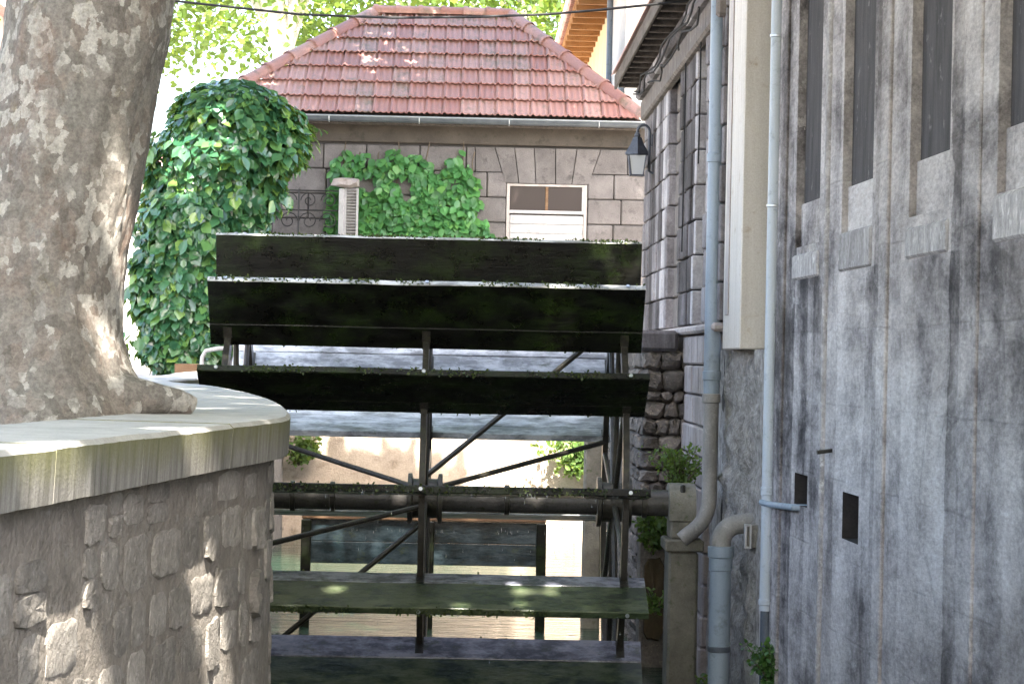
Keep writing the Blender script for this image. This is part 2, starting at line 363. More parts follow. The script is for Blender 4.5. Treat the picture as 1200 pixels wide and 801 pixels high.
M['creeper']=leafmat('creeper leaf',[(0,(.04,.14,.05)),(.5,(.07,.22,.075)),(.85,(.1,.28,.09)),(1,(.15,.33,.09))],.3,.38)
M['plane']=leafmat('plane tree leaf',[(0,(.035,.075,.018)),(.5,(.06,.115,.025)),(.85,(.09,.15,.03)),(1,(.13,.17,.035))],.45,.5)
M['weed']=leafmat('weed leaf',[(0,(.05,.1,.03)),(.5,(.085,.155,.04)),(1,(.15,.22,.06))],.35,.5)
M['boxleaf']=leafmat('small glossy leaf',[(0,(.022,.07,.02)),(.6,(.05,.13,.03)),(1,(.1,.2,.06))],.2,.35)
M['stem']=mottled('woody stem',(.07,.055,.04),(.14,.115,.085),scale=15,bscale=60)
M['far_trunk']=mottled('pale plane bark',(.45,.43,.40),(.62,.6,.56),(.3,.28,.24),scale=3,bscale=20)
M['cable']=mottled('black cable',(.015,.015,.016),(.03,.03,.032),scale=10,bscale=60,bump=.05)
M['dark']=mottled('dark cavity',(.02,.018,.018),(.035,.03,.03),scale=8,bscale=40)

# ------------------------------------------------------------------ leaves
LEAF=np.array([[0,0,0],[.30,.30,.05],[.34,.62,.07],[0,1,-.05],[-.34,.62,.07],[-.30,.30,.05],[0,.5,-.03]])
LF=np.array([[0,1,6],[1,2,6],[2,3,6],[3,4,6],[4,5,6],[5,0,6]])
def leaves(name,P,Nn,T,S,mat,parent=None,loc=None):
    """P positions, Nn normals, T tip directions, S sizes -> one mesh of leaf blades"""
    P=np.asarray(P,float); n=len(P)
    Nn=Nn/np.linalg.norm(Nn,axis=1,keepdims=True)
    T=T-Nn*(T*Nn).sum(1,keepdims=True); T/=np.linalg.norm(T,axis=1,keepdims=True)+1e-9
    B=np.cross(T,Nn)
    wd=rng.uniform(.8,1.15,(n,1,1))
    V=P[:,None,:]+S[:,None,None]*(LEAF[None,:,0:1]*wd*B[:,None,:]+LEAF[None,:,1:2]*T[:,None,:]+LEAF[None,:,2:3]*Nn[:,None,:])
    loc=np.array(loc if loc is not None else P.mean(0))
    V=(V-loc).reshape(-1,3); Fc=(np.arange(n)[:,None,None]*7+LF[None]).reshape(-1,3)
    me=bpy.data.meshes.new(name); me.vertices.add(len(V)); me.vertices.foreach_set('co',V.ravel())
    me.loops.add(Fc.size); me.loops.foreach_set('vertex_index',Fc.ravel().astype(np.int32))
    me.polygons.add(len(Fc)); me.polygons.foreach_set('loop_start',np.arange(0,Fc.size,3,dtype=np.int32))
    me.update(calc_edges=True); me.materials.append(mat)
    o=bpy.data.objects.new(name,me); link(o,parent); o.location=Vector(loc)-(wloc(parent) if parent is not None else Vector((0,0,0)))
    return o
def rdir(n): 
    v=rng.normal(size=(n,3)); return v/np.linalg.norm(v,axis=1,keepdims=True)

# ------------------------------------------------------------------ the setting: water, street, banks
ZW=-2.5; ZG=-.35
mb=MB().add([(-6,-30,ZW),(6,-30,ZW),(6,60,ZW),(-6,60,ZW)],[(0,1,2,3)]); struct('canal_water',mb,M['water'])
mb=MB().add([(-6,-30,ZW-.7),(6,-30,ZW-.7),(6,60,ZW-.7),(-6,60,ZW-.7)],[(0,1,2,3)]); struct('canal_bed',mb,M['soil'])

# left canal edge: (X, Y) of the outer face, bulging round the plane tree
PATH=[(-1.75,-6),(-1.45,0),(-1.12,4.0),(-.95,5.15),(-.83,6.2),(-.73,7.1),(-.665,7.6),(-.632,7.95),(-.635,8.35),(-.69,9.1),(-.83,10.5),(-1.02,12.0),(-1.3,13.8),(-1.65,15.6),(-2.0,16.9),(-2.1,17.6),(-2.12,21.5),(-2.3,24),(-2.5,35.0)]
def path_pts(step=.12):
    """Catmull-Rom through PATH; returns points with arclength"""
    P=[np.array(p) for p in PATH]; out=[]
    for i in range(len(P)-1):
        p0=P[max(i-1,0)];p1=P[i];p2=P[i+1];p3=P[min(i+2,len(P)-1)]
        n=max(2,int(np.linalg.norm(p2-p1)/step))
        for k in range(n):
            t=k/n; m1=(p2-p0)/2; m2=(p3-p1)/2
            a=np.linalg.norm(p2-p1); m1=m1/ (np.linalg.norm(p2-p0)+1e-9)*2*a; m2=m2/(np.linalg.norm(p3-p1)+1e-9)*2*a
            m1*=1 if i>0 else .5; m2*=1
            h=(2*t**3-3*t**2+1)*p1+(t**3-2*t**2+t)*m1+(-2*t**3+3*t**2)*p2+(t**3-t**2)*m2
            out.append(h)
    out.append(P[-1]); return np.array(out)
PP=path_pts(); seg=np.linalg.norm(np.diff(PP,axis=0),axis=1); AL=np.concatenate([[0],np.cumsum(seg)])
def pth(s):
    x=np.interp(s,AL,PP[:,0]); y=np.interp(s,AL,PP[:,1]); e=.06
    tx=np.interp(s+e,AL,PP[:,0])-np.interp(s-e,AL,PP[:,0]); ty=np.interp(s+e,AL,PP[:,1])-np.interp(s-e,AL,PP[:,1])
    l=math.hypot(tx,ty); return Vector((x,y,0)),Vector((ty/l,-tx/l,0))     # point, outward normal (towards the canal)
def s_of_y(y): return float(np.interp(y,PP[:,1],AL))
# street sheet left of the canal and quay beyond its end
left=[(p[0]-.2,p[1],ZG) for p in PP]
mb=MB().add(left+[(-2.7,35.2,ZG),(-2.7,260,ZG),(-200,260,ZG),(-200,-60,ZG),(-1.95,-60,ZG)],[tuple(range(len(left)+5))]); struct('street',mb,M['street'])
mb=MB().add([(-2.7,35.2,ZG),(200,35.2,ZG),(200,260,ZG),(-2.7,260,ZG)],[(0,1,2,3)]); struct('quay_paving',mb,M['street'])
mb=MB().add([(2.6,-60,ZG),(200,-60,ZG),(200,35.2,ZG),(2.6,35.2,ZG)],[(0,1,2,3)]); struct('yard_ground',mb,M['street'])

# ---- left canal wall with rubble stones and coping slabs
ZC=-.2; CT=.125
wall=thing('canal_wall','curved rubble stone canal wall with pale concrete coping around the plane tree','wall',(-1.0,7,ZW-.6))
def strip(s0,s1,prof,step=.12,wob=0.):
    """sweep a profile [(out, z)] along the wall path between two arclengths"""
    n=max(2,int((s1-s0)/step)+1); m=MB(); k=len(prof)
    for i in range(n):
        p,nn=pth(s0+(s1-s0)*i/(n-1))
        m.v += [tuple(p+nn*(o+wob*noise.noise(Vector((p.x*9,p.y*9,z*20))))+Vector((0,0,z+wob*.6*noise.noise(Vector((p.x*14,p.y*14,o*9+3)))))) for o,z in prof]
    for i in range(n-1):
        for j in range(k): m.f.append((i*k+j,i*k+(j+1)%k,(i+1)*k+(j+1)%k,(i+1)*k+j))
    m.f += [tuple(range(k)),tuple((n-1)*k+j for j in range(k))[::-1]]
    return m
core=strip(0.05,AL[-1]-.02,[(0,ZW-.6),(0,ZC-CT),(-.42,ZC-CT),(-.42,ZW-.6)])
mk('mortar_core',core,M['mortar'],wall,smooth=True)
sA=s_of_y(4.0); edges=[0.1]+[sA+e for e in (0,1.42,2.2,3.25)]
while len(edges)<5 or edges[-1]<AL[-1]-2.0: edges.append(edges[-1]+random.uniform(1.3,1.8))
edges.append(AL[-1]-.02)
for a,b in zip(edges[:-1],edges[1:]):
    j=random.uniform(-.0012,.0012)
    pr=[(.05,ZC-CT+.0),(.056,ZC-.012+j),(.044,ZC+j),(-.41,ZC+j+.004),(-.42,ZC-.012+j),(-.42,ZC-CT)]
    mk('coping_slab',strip(a+.003,b-.003,pr,.03,.003),M['coping'],wall,smooth=True)
def stone_on(fn,u0,u1,v0,v1,proud,mat,parent,name='stone',jit=.12,n=18,bv=.25):
    """irregular stone face; fn(u,v,d) -> world point"""
    cu,cv=(u0+u1)/2,(v0+v1)/2; hu,hv=(u1-u0)/2,(v1-v0)/2; m=MB(); out=[]
    ph=random.uniform(0,6.3); sq=random.uniform(3.5,9)
    for k in range(n):
        a=2*math.pi*k/n; c,s_=math.cos(a),math.sin(a)
        q=(abs(c)**sq+abs(s_)**sq)**(-1/sq); q*=1+jit*((noise.noise(Vector((math.cos(a)*1.7+ph*9,math.sin(a)*1.7,ph)))*.8+.35*noise.noise(Vector((math.cos(a)*5+ph*9,math.sin(a)*5,ph)))))
        out.append((c*q,s_*q))
    tx,ty=random.uniform(-.3,.3)*proud,random.uniform(-.3,.3)*proud
    rings=[(1.0,-.03),(1.0,proud*.5),(1-bv*.16,proud*.95),(.55,proud)]
    for sc,d in rings:
        for (x,y) in out: m.v.append(tuple(fn(cu+x*hu*sc,cv+y*hv*sc,d+(x*tx+y*ty)+ (random.uniform(-.3,.3)*proud if d>0 else 0))))
    m.v.append(tuple(fn(cu,cv,proud*random.uniform(.85,1.15))))
    for i in range(3):
        for k in range(n): m.f.append((i*n+k,i*n+(k+1)%n,(i+1)*n+(k+1)%n,(i+1)*n+k))
    for k in range(n): m.f.append((3*n+k,3*n+(k+1)%n,4*n))
    return mk(name,m,mat,parent,smooth=True)
def wfn(s,z,d):
    p,nn=pth(s); return p+nn*d+Vector((0,0,z))
z=ZC-CT-.012; ns=0
s_lo,s_hi=s_of_y(4.3),s_of_y(9.2)
while z>-1.62 and ns<290:
    h=random.uniform(.09,.175); s=s_lo+random.uniform(0,.1)
    while s<s_hi:
        wd=random.uniform(.1,.32)
        if random.random()<.8:
            dz=random.uniform(-.012,.012); sub=random.random()<.18
            if sub:
                stone_on(wfn,s+.008,s+wd-.008,z-h*.48+dz,z-.006+dz,random.uniform(.002,.009),M['rubble'],wall,jit=.2)
                stone_on(wfn,s+.008,s+wd-.008,z-h+.006+dz,z-h*.52+dz,random.uniform(.002,.01),M['rubble'],wall,jit=.2); ns+=2
            else:
                stone_on(wfn,s+.009,s+wd-.009,z-h+random.uniform(.008,.03)+dz,z-random.uniform(.004,.02)+dz,random.choice((random.uniform(.001,.004),random.uniform(.003,.009))),M['rubble'],wall,jit=.26); ns+=1
        s+=wd+random.uniform(0,.05)
    z-=h
# two long face stones that stick out of the corner into the canal
for (zz0,zz1,dd) in ((-.60,-.47,.014),(-.80,-.66,.022)):
    stone_on(wfn,s_of_y(7.75),s_of_y(7.75)+.2,zz0,zz1,dd,M['rubble'],wall,jit=.1)

# ---- quay wall closing the canal in front of the cottage
qw=thing('quay_wall','pale plastered quay wall closing the canal below the cottage','wall',(0,35.1,ZW-.6))
mb=MB(); nx=40; nz=12
for j in range(nz+1):
    for i in range(nx+1):
        x=-2.6+4.8*i/nx; z=ZW-.6+(ZG-.06-ZW+.6)*j/nz
        mb.v.append((x,35.0+.05*noise.noise(Vector((x*1.7,z*2,1)))+.02*noise.noise(Vector((x*6,z*6,4))),z))
for j in range(nz):
    for i in range(nx): k=j*(nx+1)+i; mb.f.append((k,k+1,k+nx+2,k+nx+1))
mk('plaster_face',mb,M['plaster'],qw,smooth='all',recalc=False)
mb=MB().box((-2.62,34.9,ZG-.06),(2.3,35.35,ZG+.03),b=.015); mk('kerb_stone',mb,M['coping'],qw)

# ------------------------------------------------------------------ water wheel
AX=Vector((-.31,19.4,-1.07)); RO,RI=2.0,1.43
wheel=thing('water_wheel','large dark undershot water wheel with mossy wooden paddles in the canal','water wheel',(AX.x,AX.y,AX.z-RO))
PHI=[13,37,61,85,109.5,131.5,161,190,-145.5,-121,-97,-72.5,-48.5,-27.5,-7.5]
def paddle(phi,i):
    m=MB(); L_=1.565+random.uniform(-.012,.02); d=RO-RI; split=random.uniform(.28,.36); n=14
    for (z0,z1,off) in ((-d/2,-d/2+d*split-.003,.0),(-d/2+d*split+.003,d/2,random.uniform(-.003,.004))):
        pr=[(-.026,z0+.004),(-.022,z0),(.022,z0),(.026,z0+.004),(.026,z1-.006),(.02,z1),(-.02,z1),(-.026,z1-.006)]
        base=len(m.v)
        for k in range(n+1):
            x=-L_+2*L_*k/n
            for (yy,zz) in pr:
                wob=.006*noise.noise(Vector((x*1.6,i*3.1,zz)))
                top=.007*noise.noise(Vector((x*7,i*5.3,2))) if zz>d/2-.02 else 0
                m.v.append((x,yy+wob+off,zz+top))
        for k in range(n):
            for j in range(8): m.f.append((base+k*8+j,base+k*8+(j+1)%8,base+k*8+8+(j+1)%8,base+k*8+8+j))
        m.f += [tuple(base+j for j in range(8)),tuple(base+n*8+j for j in range(8))[::-1]]
    o=mk('paddle',m,M['algae' if 100<phi<160 else 'litboard' if phi<-20 else 'wetwood'],wheel,smooth=True,origin=(0,0,0))  # far boards use the paler colour with sky light painted in
    o.data.materials.append(M['litedge'])
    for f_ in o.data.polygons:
        if -60<phi<45 and all(o.data.vertices[v_].co.z>d/2-.02 for v_ in f_.vertices): f_.material_index=1  # paler top edges: sky reflection painted as edge colour
    o.data.materials.append(M['skysheen'])
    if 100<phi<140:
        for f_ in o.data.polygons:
            if all(o.data.vertices[v_].co.z<-d/2+d*split for v_ in f_.vertices): f_.material_index=2  # paler inner plank: reflected sky painted into its colour
    a=R(phi); rm=(RO+RI)/2
    o.location=Vector((0,-math.sin(a)*rm,RO+math.cos(a)*rm)); o.rotation_euler=(a+R(random.uniform(-.6,.6)),0,R(random.uniform(-.12,.12)))
    # bolts and angle cleats holding the board to the three rims
    for xr in (-1.43,0.0,1.43):
        b=MB().box((xr-.03,-.03,-d/2+.0),(xr+.03,.03,-d/2+.16)); c=mk('cleat',b,M['wetiron'],o,origin=(0,0,0)); c.location=(0,0,0)
        b=MB().lathe([(.014,0),(.014,.012)],(0,0,0),8); c=mk('bolt',b,M['zinc'],o,origin=(0,0,0)); c.location=(xr,-.0,d/2-.002)
for i,ph in enumerate(PHI): paddle(ph,i)
for xr in (-1.43,0.0,1.43):
    m=MB(); n=60; r0,r1,t=RI-.05,RI+.07,.022
    for k in range(n):
        a=2*math.pi*k/n; s_,c_=math.sin(a),math.cos(a)
        for (rr,xx) in ((r0,-t),(r1,-t),(r1,t),(r0,t)): m.v.append((AX.x+xr+xx,AX.y-s_*rr,AX.z+c_*rr))
    for k in range(n):
        for j in range(4): k2=(k+1)%n; m.f.append((k*4+j,k*4+(j+1)%4,k2*4+(j+1)%4,k2*4+j))
    mk('rim',m,M['wetiron'],wheel,smooth=True)
    for q in range(8):
        a=R(13+45*q); d=Vector((0,-math.sin(a),math.cos(a))); c=AX+Vector((xr,0,0))
        mk('arm',MB().tube([c+d*.1,c+d*(RI+.02)],.022,8),M['wetiron'],wheel,smooth=True)
    pr=[(.1,-.13),(.19,-.13),(.19,-.10),(.15,-.09),(.15,.09),(.19,.10),(.19,.13),(.1,.13)]
    mk('hub',MB().lathe(pr,AX+Vector((xr,0,0)),18,'x'),M['wetiron'],wheel,smooth=True)
# diagonal stay rods between the centre hub and the outer rims
for sx,ph in ((1,12),(1,-73),(-1,105),(-1,-73),(-1,168)):
    a=R(ph); d=Vector((0,-math.sin(a),math.cos(a)))
    mk('stay_rod',MB().tube([AX+d*.17,AX+Vector((sx*1.42,0,0))+d*(RI-.03)],.021,8),M['wetiron'],wheel,smooth=True)
ax=mk('axle',MB().lathe([(.085,-2.0),(.1,-1.99),(.1,1.85),(.085,1.86),(.085,2.02)],AX,22,'x'),M['axle'],wheel,smooth=True)
for xo in (-1.0,-.7,.62,1.66):
    mk('collar',MB().lathe([(.104,-.02),(.116,-.018),(.116,.018),(.104,.02)],AX+Vector((xo,0,0)),22,'x'),M['wetiron'],ax,smooth=True)
# moss growing along the paddle edges
Pm=[];Tm=[]
for ph in PHI:
    if ph<-60 and ph>-150: continue
    if 140<ph<200: continue
    a=R(ph); rd=np.array([0,-math.sin(a),math.cos(a)]); td=np.array([0,-math.cos(a),-math.sin(a)])
    for (rr,nn_) in ((RO,520),(RI+.005,160)):
        for _ in range(nn_):
            x=rng.uniform(-1.55,1.55)
            if noise.noise(Vector((x*2.5,ph,rr)))<-.12: continue
            Pm.append(np.array([AX.x+x,AX.y,AX.z])+rd*rr+td*rng.uniform(-.026,.026)); Tm.append(rd*(1 if rr>1.8 else -1)*.6+np.array([0,-.3,-.25])+rng.normal(0,.5,3))
Pm=np.array(Pm); Tm=np.array(Tm); M['moss']=leafmat('paddle moss',[(0,(.012,.02,.006)),(.6,(.03,.045,.012)),(1,(.07,.085,.025))],.1,.6,.3)
o=leaves('moss_fringe',Pm,rdir(len(Pm))+np.array([0,-1,.3]),Tm,rng.uniform(.01,.028,len(Pm)),M['moss'],wheel); o['kind']='stuff'
# drips hanging from and falling off the lower paddles
m=MB()
for ph in (85,109.5,-100,133):
    a=R(ph)
    for _ in range(70):
        rr=random.choice((RO,RI)) if ph>100 else RO; x=AX.x+random.uniform(-1.5,1.5)
        y=AX.y-math.sin(a)*rr; z0=AX.z+math.cos(a)*rr-.01-random.choice((0,0,random.uniform(0,.3))); l=random.uniform(.015,.05); r_=random.uniform(.0018,.0035)
        m.add([(x,y,z0),(x+r_,y,z0-l*.75),(x,y+r_,z0-l*.75),(x-r_,y,z0-l*.75),(x,y-r_,z0-l*.75),(x,y,z0-l)],[(0,1,2),(0,2,3),(0,3,4),(0,4,1),(5,2,1),(5,3,2),(5,4,3),(5,1,4)])
s=N('water drop'); s.done((.7,.75,.8),.05,None,.6); s.b.inputs['Transmission Weight'].default_value=.8; M['drop']=s.m
o=mk('water_drips',m,M['drop'],wheel); o['kind']='stuff'

# bearing post at the right end of the axle
bp=thing('bearing_post','squat mossy stone post carrying the iron bearing of the wheel axle','post',(1.645,19.4,ZW-.6))
mk('shaft',MB().box((1.53,19.2,ZW-.6),(1.755,19.6,-1.42),b=.02),M['post'],bp)
mk('ledge',MB().box((1.5,19.16,-1.42),(1.79,19.64,-1.33),b=.012),M['post'],bp)
mk('neck',MB().box((1.54,19.22,-1.33),(1.75,19.58,-1.19),b=.015),M['post'],bp)
m=MB(); poly=[]
for k in range(17):
    a=math.pi*k/16; poly.append((1.53,19.4-math.cos(a)*.2,-1.07+math.sin(a)*.155))
m.prism([(1.53,19.2,-1.19)]+poly+[(1.53,19.6,-1.19)],(.2,0,0)); mk('bearing_cap',m,M['post'],bp,smooth=True)
mk('bearing_bolt',MB().lathe([(.02,0),(.02,.05),(.012,.06)],(1.63,19.25,-.98),8),M['wetiron'],bp,smooth=True)

# ------------------------------------------------------------------ sluice gate upstream of the wheel
sg=thing('sluice_gate','dark wet timber sluice gate of horizontal boards upstream of the wheel','sluice gate',(-.35,23.6,ZW-.6))
zt=-1.45; 
for k in range(2):
    h=.2; z1=zt-.06-k*(h+.0015); mk('board',MB().box((-1.5,23.575,z1-h),(.74,23.625,z1),b=.006),M['gateboard'],sg)
mk('top_rail',MB().box((-1.5,23.52,zt-.055),(.74,23.68,zt),b=.008),M['brownwood'],sg)
for x in (-1.46,-.33,.70): mk('upright',MB().box((x-.045,23.5,ZW-.6),(x+.045,23.57,zt-.06),b=.008),M['wetwood'],sg)
sp=mk('sluice_post',MB().box((1.1,23.9,ZW-.6),(1.27,24.1,-.55),b=.02),M['post']); tag(sp,'square grey green stone post standing in the water right of the sluice gate','post')
sp=mk('mooring_post',MB().box((-1.93,23.5,ZW-.6),(-1.8,23.65,-1.35),b=.02),M['brownwood']); tag(sp,'short dark timber post in the water beside the canal wall','post')

# ------------------------------------------------------------------ right: near stained building
NW0=Vector((1.93,20.3,0)); a=-math.atan(87/F); ND=Vector((math.sin(a),math.cos(a),0)); NN=Vector((-ND.y,ND.x,0))   # along (away), outward (to the canal)
def nwf(u,z,d): return NW0+ND*u+NN*d+Vector((0,0,z))
def nu(px,py=430): 
    p=onplane(px,py,NW0,NN); return (p-NW0).dot(ND)
def nuz(px,py): p=onplane(px,py,NW0,NN); return (p-NW0).dot(ND),p.z
nb=thing('stained_building','tall grey building wall with blind window bays and dark vertical stains','building',(2.4,12,ZW-.6))
U0,U1,ZB,ZT=-16.5,nu(896),ZW-.6,3.3
bays=[(nu(959,325),nu(931,325)),(nu(1021,312),nu(985,318)),(nu(1111,294),nu(1064,301))]
pit=bays[1][0]-bays[2][0]; wd=bays[2][1]-bays[2][0]
b4=nu(1167,281); 
bays=[(min(x),max(x)) for x in bays]; bays.append((b4-wd,b4)); 
for k in range(1,3): bays.append((b4-wd-pit*k,b4-pit*k))
ZS0,ZS1=.53,.735
openings=[(x0,x1,ZS1,ZT-.3,.075,'bay') for x0,x1 in bays]
h1a=nuz(946,574); h1b=nuz(931,574); h2a=nuz(1006,606); h2b=nuz(987,606)
openings += [(h1a[0],h1b[0],nuz(938,592)[1],nuz(938,555)[1],.28,'hole'),(h2a[0],h2b[0],nuz(996,634)[1],nuz(996,578)[1],.28,'hole')]
us=sorted(set([U0,U1]+[x for o in openings for x in o[:2]])); zs=sorted(set([ZB,ZT]+[z for o in openings for z in o[2:4]]))
def fine(a,st):
    out=[]
    for p,q in zip(a[:-1],a[1:]):
        n=max(1,int(math.ceil((q-p)/st))); out += [p+(q-p)*k/n for k in range(n)]
    return out+[a[-1]]
us=fine(us,.35); zs=fine(zs,.35)
m=MB(); idx={}
def vv(i,j):
    if (i,j) not in idx:
        idx[(i,j)]=len(m.v); u,z=us[i],zs[j]
        m.v.append(tuple(nwf(u,z,0)))
    return idx[(i,j)]
for i in range(len(us)-1):
    for j in range(len(zs)-1):
        cu,cz=(us[i]+us[i+1])/2,(zs[j]+zs[j+1])/2
        if any(o[0]<cu<o[1] and o[2]<cz<o[3] for o in openings): continue
        m.f.append((vv(i,j),vv(i+1,j),vv(i+1,j+1),vv(i,j+1)))
mk('wall_face',m,M['nearwall'],nb,recalc=False)
for (u0,u1,z0,z1,d,kind) in openings:
    m=MB()
    p=[nwf(u0,z0,0),nwf(u1,z0,0),nwf(u1,z1,0),nwf(u0,z1,0)]; q=[nwf(u0,z0,-d),nwf(u1,z0,-d),nwf(u1,z1,-d),nwf(u0,z1,-d)]
    m.add(p+q,[(4,5,6,7),(0,1,5,4),(1,2,6,5),(2,3,7,6),(3,0,4,7)])
    mk('blind_window' if kind=='bay' else 'drain_hole',m,M['baypanel'] if False else M['nearwall'] if kind=='bay' else M['dark'],nb,recalc=False)
def nbox(u0,u1,z0,z1,d0,d1,b=.008):
    m=MB(); Mx=Matrix((( ND.x,NN.x,0,NW0.x),(ND.y,NN.y,0,NW0.y),(0,0,1,0),(0,0,0,1)))
    return m.box((u0,d0,z0),(u1,d1,z1),Mx,b)
M['sill']=mottled('grey sill stone',(.24,.222,.22),(.5,.47,.46),(.66,.63,.615),scale=7,bscale=22,stretch=(1.6,1.6,.6),bump=1.,bdist=.03,rand=.3,fine=.45)
M['blind']=mottled('soot dark blind window render',(.022,.02,.021),(.075,.068,.07),(.19,.175,.172),scale=4,bscale=45,stretch=(3,3,.5),bump=.5,third=(.6,.72))  # darker render for the recessed window panels
for (u0,u1) in bays:
    mk('sill',nbox(u0-.01,u1+.01,ZS0+.001,ZS1+random.uniform(-.07,.02),-.06,.016,.012),M['sill'],nb)
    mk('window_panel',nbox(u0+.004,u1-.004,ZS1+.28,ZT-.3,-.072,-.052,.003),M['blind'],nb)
    mk('panel_base',nbox(u0+.004,u1-.004,ZS1,ZS1+.277,-.072,-.035,.003),M['nearwall'],nb)
# pilaster strips
u=nu(968,400); m=MB().tube([nwf(u,ZB,-.008),nwf(u,ZT,-.008)],.036,14); mk('round_moulding',m,M['sill'],nb,smooth=True)
def flat_strip(pa,pb,z0,z1,dd): 
    a_,b_=sorted((nu(pa),nu(pb))); mk('pilaster',nbox(a_,b_,z0,z1,-.03,dd),M['nearwall'],nb)
flat_strip(1026,1040,ZB,ZT,.02); flat_strip(1126,1146,ZB,ZT,.014); flat_strip(913,919,ZB,ZT,.02)
mk('roof_slab',nbox(U0-.3,U1+.2,ZT,ZT+.14,-6,.5),M['eavewood'],nb)
m=MB(); p=[nwf(U0-.3,ZT+.14,.5),nwf(U1+.2,ZT+.14,.5),nwf(U1+.2,ZT+1.9,-4),nwf(U0-.3,ZT+1.9,-4),nwf(U1+.2,ZT+.14,-6),nwf(U0-.3,ZT+.14,-6)]
m.add(p,[(0,1,2,3),(1,4,2),(3,5,0),(3,2,4,5)]); mk('roof',m,M['tile'],nb)
mk('back_wall',nbox(U0,U1,ZB,ZT,-6,-5.7),M['nearwall'],nb); mk('side_wall',nbox(U1-.2,U1,ZB,ZT,-5.7,-.3),M['nearwall'],nb); mk('side_wall',nbox(U0,U0+.2,ZB,ZT,-5.7,-.3),M['nearwall'],nb)
# small rusty bolt and scar in the wall
u,z=nuz(975,527); bo=mk('iron_peg',MB().tube([nwf(u,z,-.02),nwf(u-.02,z-.015,.09)],.012,8),M['wetiron'],nb,smooth=True)

# cream boxed shaft on the wall, rough pier below it
cs=thing('boxed_shaft','cream rendered box shaft hung on the wall beside the blue downpipe','shaft',(1.95,18.3,.1))
mk('casing',MB().box((1.872,17.72,.10),(2.3,18.9,3.25),b=.008),M['panel'],cs)
mk('corner_strip',MB().box((1.862,18.5,.35),(1.8715,18.72,3.2),b=.003),M['framewood'],cs)
m=MB(); nyy,nzz=26,60
for j in range(nzz+1):
    for i in range(nyy+1):
        y=17.1+(20.3-17.1)*i/nyy; zz=ZB+(.099-ZB)*j/nzz
        rg=.07*noise.fractal(Vector((y*5,zz*5,3)),1.,2.,5) if 17.6<y<19.3 else .015*noise.noise(Vector((y*5,zz*5,3)))
        m.v.append((2.03-.045*(y-17.1)+rg,y,zz))
for j in range(nzz):
    for i in range(nyy): k=j*(nyy+1)+i; m.f.append((k,k+nyy+1,k+nyy+2,k+1))
rp=mk('rubble_pier',m,M['rough'],smooth='all',recalc=False); tag(rp,'rough broken rubble pier face under the cream boxed shaft','pier')
rp2=MB().box((2.08,17.3,ZB),(2.4,20.3,.09)); mk('pier_core',rp2,M['rough'],rp)

# ------------------------------------------------------------------ right: rusticated building
FX=1.9; rb=thing('rusticated_building','weathered rusticated stone building with low overhanging eaves and cables','building',(3,24,ZW-.6))
ze=3.0
mk('wall_core',MB().box((FX+.05,19.2,.09),(7,27.5,ze-.02)),M['rusticbay'],rb)
mk('base_core',MB().box((FX+.03,19.3,ZB),(7,27.5,.09)),M['joint'],rb)
CH=.292; z=.31; row=0
while z<ze-.3:
    for (ya,yb) in ((18.95,20.35),(21.2,22.85),(24.2,27.5)):
        n=max(2,int(round((yb-ya)/.34))); ys=[ya+(yb-ya)*k/n for k in range(n+1)]
        if row%2: ys=[ya]+[p+(q-p)*.3 for p,q in zip(ys[:-1],ys[1:])]+[yb]
        for p,q in zip(ys[:-1],ys[1:]):
            pr=random.uniform(-.012,.012)
            mk('stone_block',MB().box((FX-.055+pr,p+.009,z+.007),(FX+.1,q-.009,z+CH-.007),b=.009),M['rustic'],rb)
    for (ya,yb) in ((20.35,21.2),(22.85,24.2)):
        mk('stone_block',MB().box((FX+.02,ya+.012,z+.008),(FX+.1,yb-.012,z+CH-.008),b=.012),M['rusticbay'],rb)
    z+=CH; row+=1
mk('frieze',MB().box((FX-.02,18.95,z+.01),(FX+.1,27.5,ze-.06),b=.01),M['rusticbay'],rb)
mk('string_course',MB().box((FX-.1,19.0,.235),(FX+.06,27.5,.3),b=.02),M['plinth'],rb)
z=.225; row=0
while z>ZW-.3:
    h=.245; ya=19.95; ys=[ya]
    while ys[-1]<27: ys.append(ys[-1]+random.uniform(.5,.8))
    for p,q in zip(ys[:-1],ys[1:]):
        if z<-.4 and p>22: continue
        mk('base_stone',MB().box((FX-.05+random.uniform(-.012,.012),p+.006,z-h+.006),(FX+.06,q-.006,z-.006),b=.014),M['plinth'],rb)
    z-=h; row+=1
# eaves: boards on rafters, tiles edge
mk('eaves_board',MB().box((FX-.36,18.9,ze+.03),(7,27.75,ze+.075)),M['eavewood'],rb)
mk('fascia',MB().box((FX-.385,18.9,ze-.06),(FX-.36,27.75,ze+.09),b=.004),M['eavewood'],rb)
for k in range(19):
    y=19.1+k*.465; mk('rafter',MB().box((FX-.35,y,ze-.06),(FX+.1,y+.08,ze+.029),b=.005),M['eavewood'],rb)
m=MB().add([(FX-.42,18.9,ze+.1),(FX-.42,27.8,ze+.1),(5,27.8,ze+1.4),(5,18.9,ze+1.4),(FX-.42,18.9,ze+.08),(FX-.42,27.8,ze+.08)],[(0,1,2,3),(0,4,5,1)]); mk('roof',m,M['tile'],rb)
mk('cornice',MB().box((FX-.17,18.96,ze-.2),(FX-.03,27.5,ze-.065),b=.03),M['rustic'],rb); mk('cornice_lower',MB().box((FX-.11,18.97,ze-.42),(FX-.021,27.5,ze-.203),b=.02),M['rusticbay'],rb)
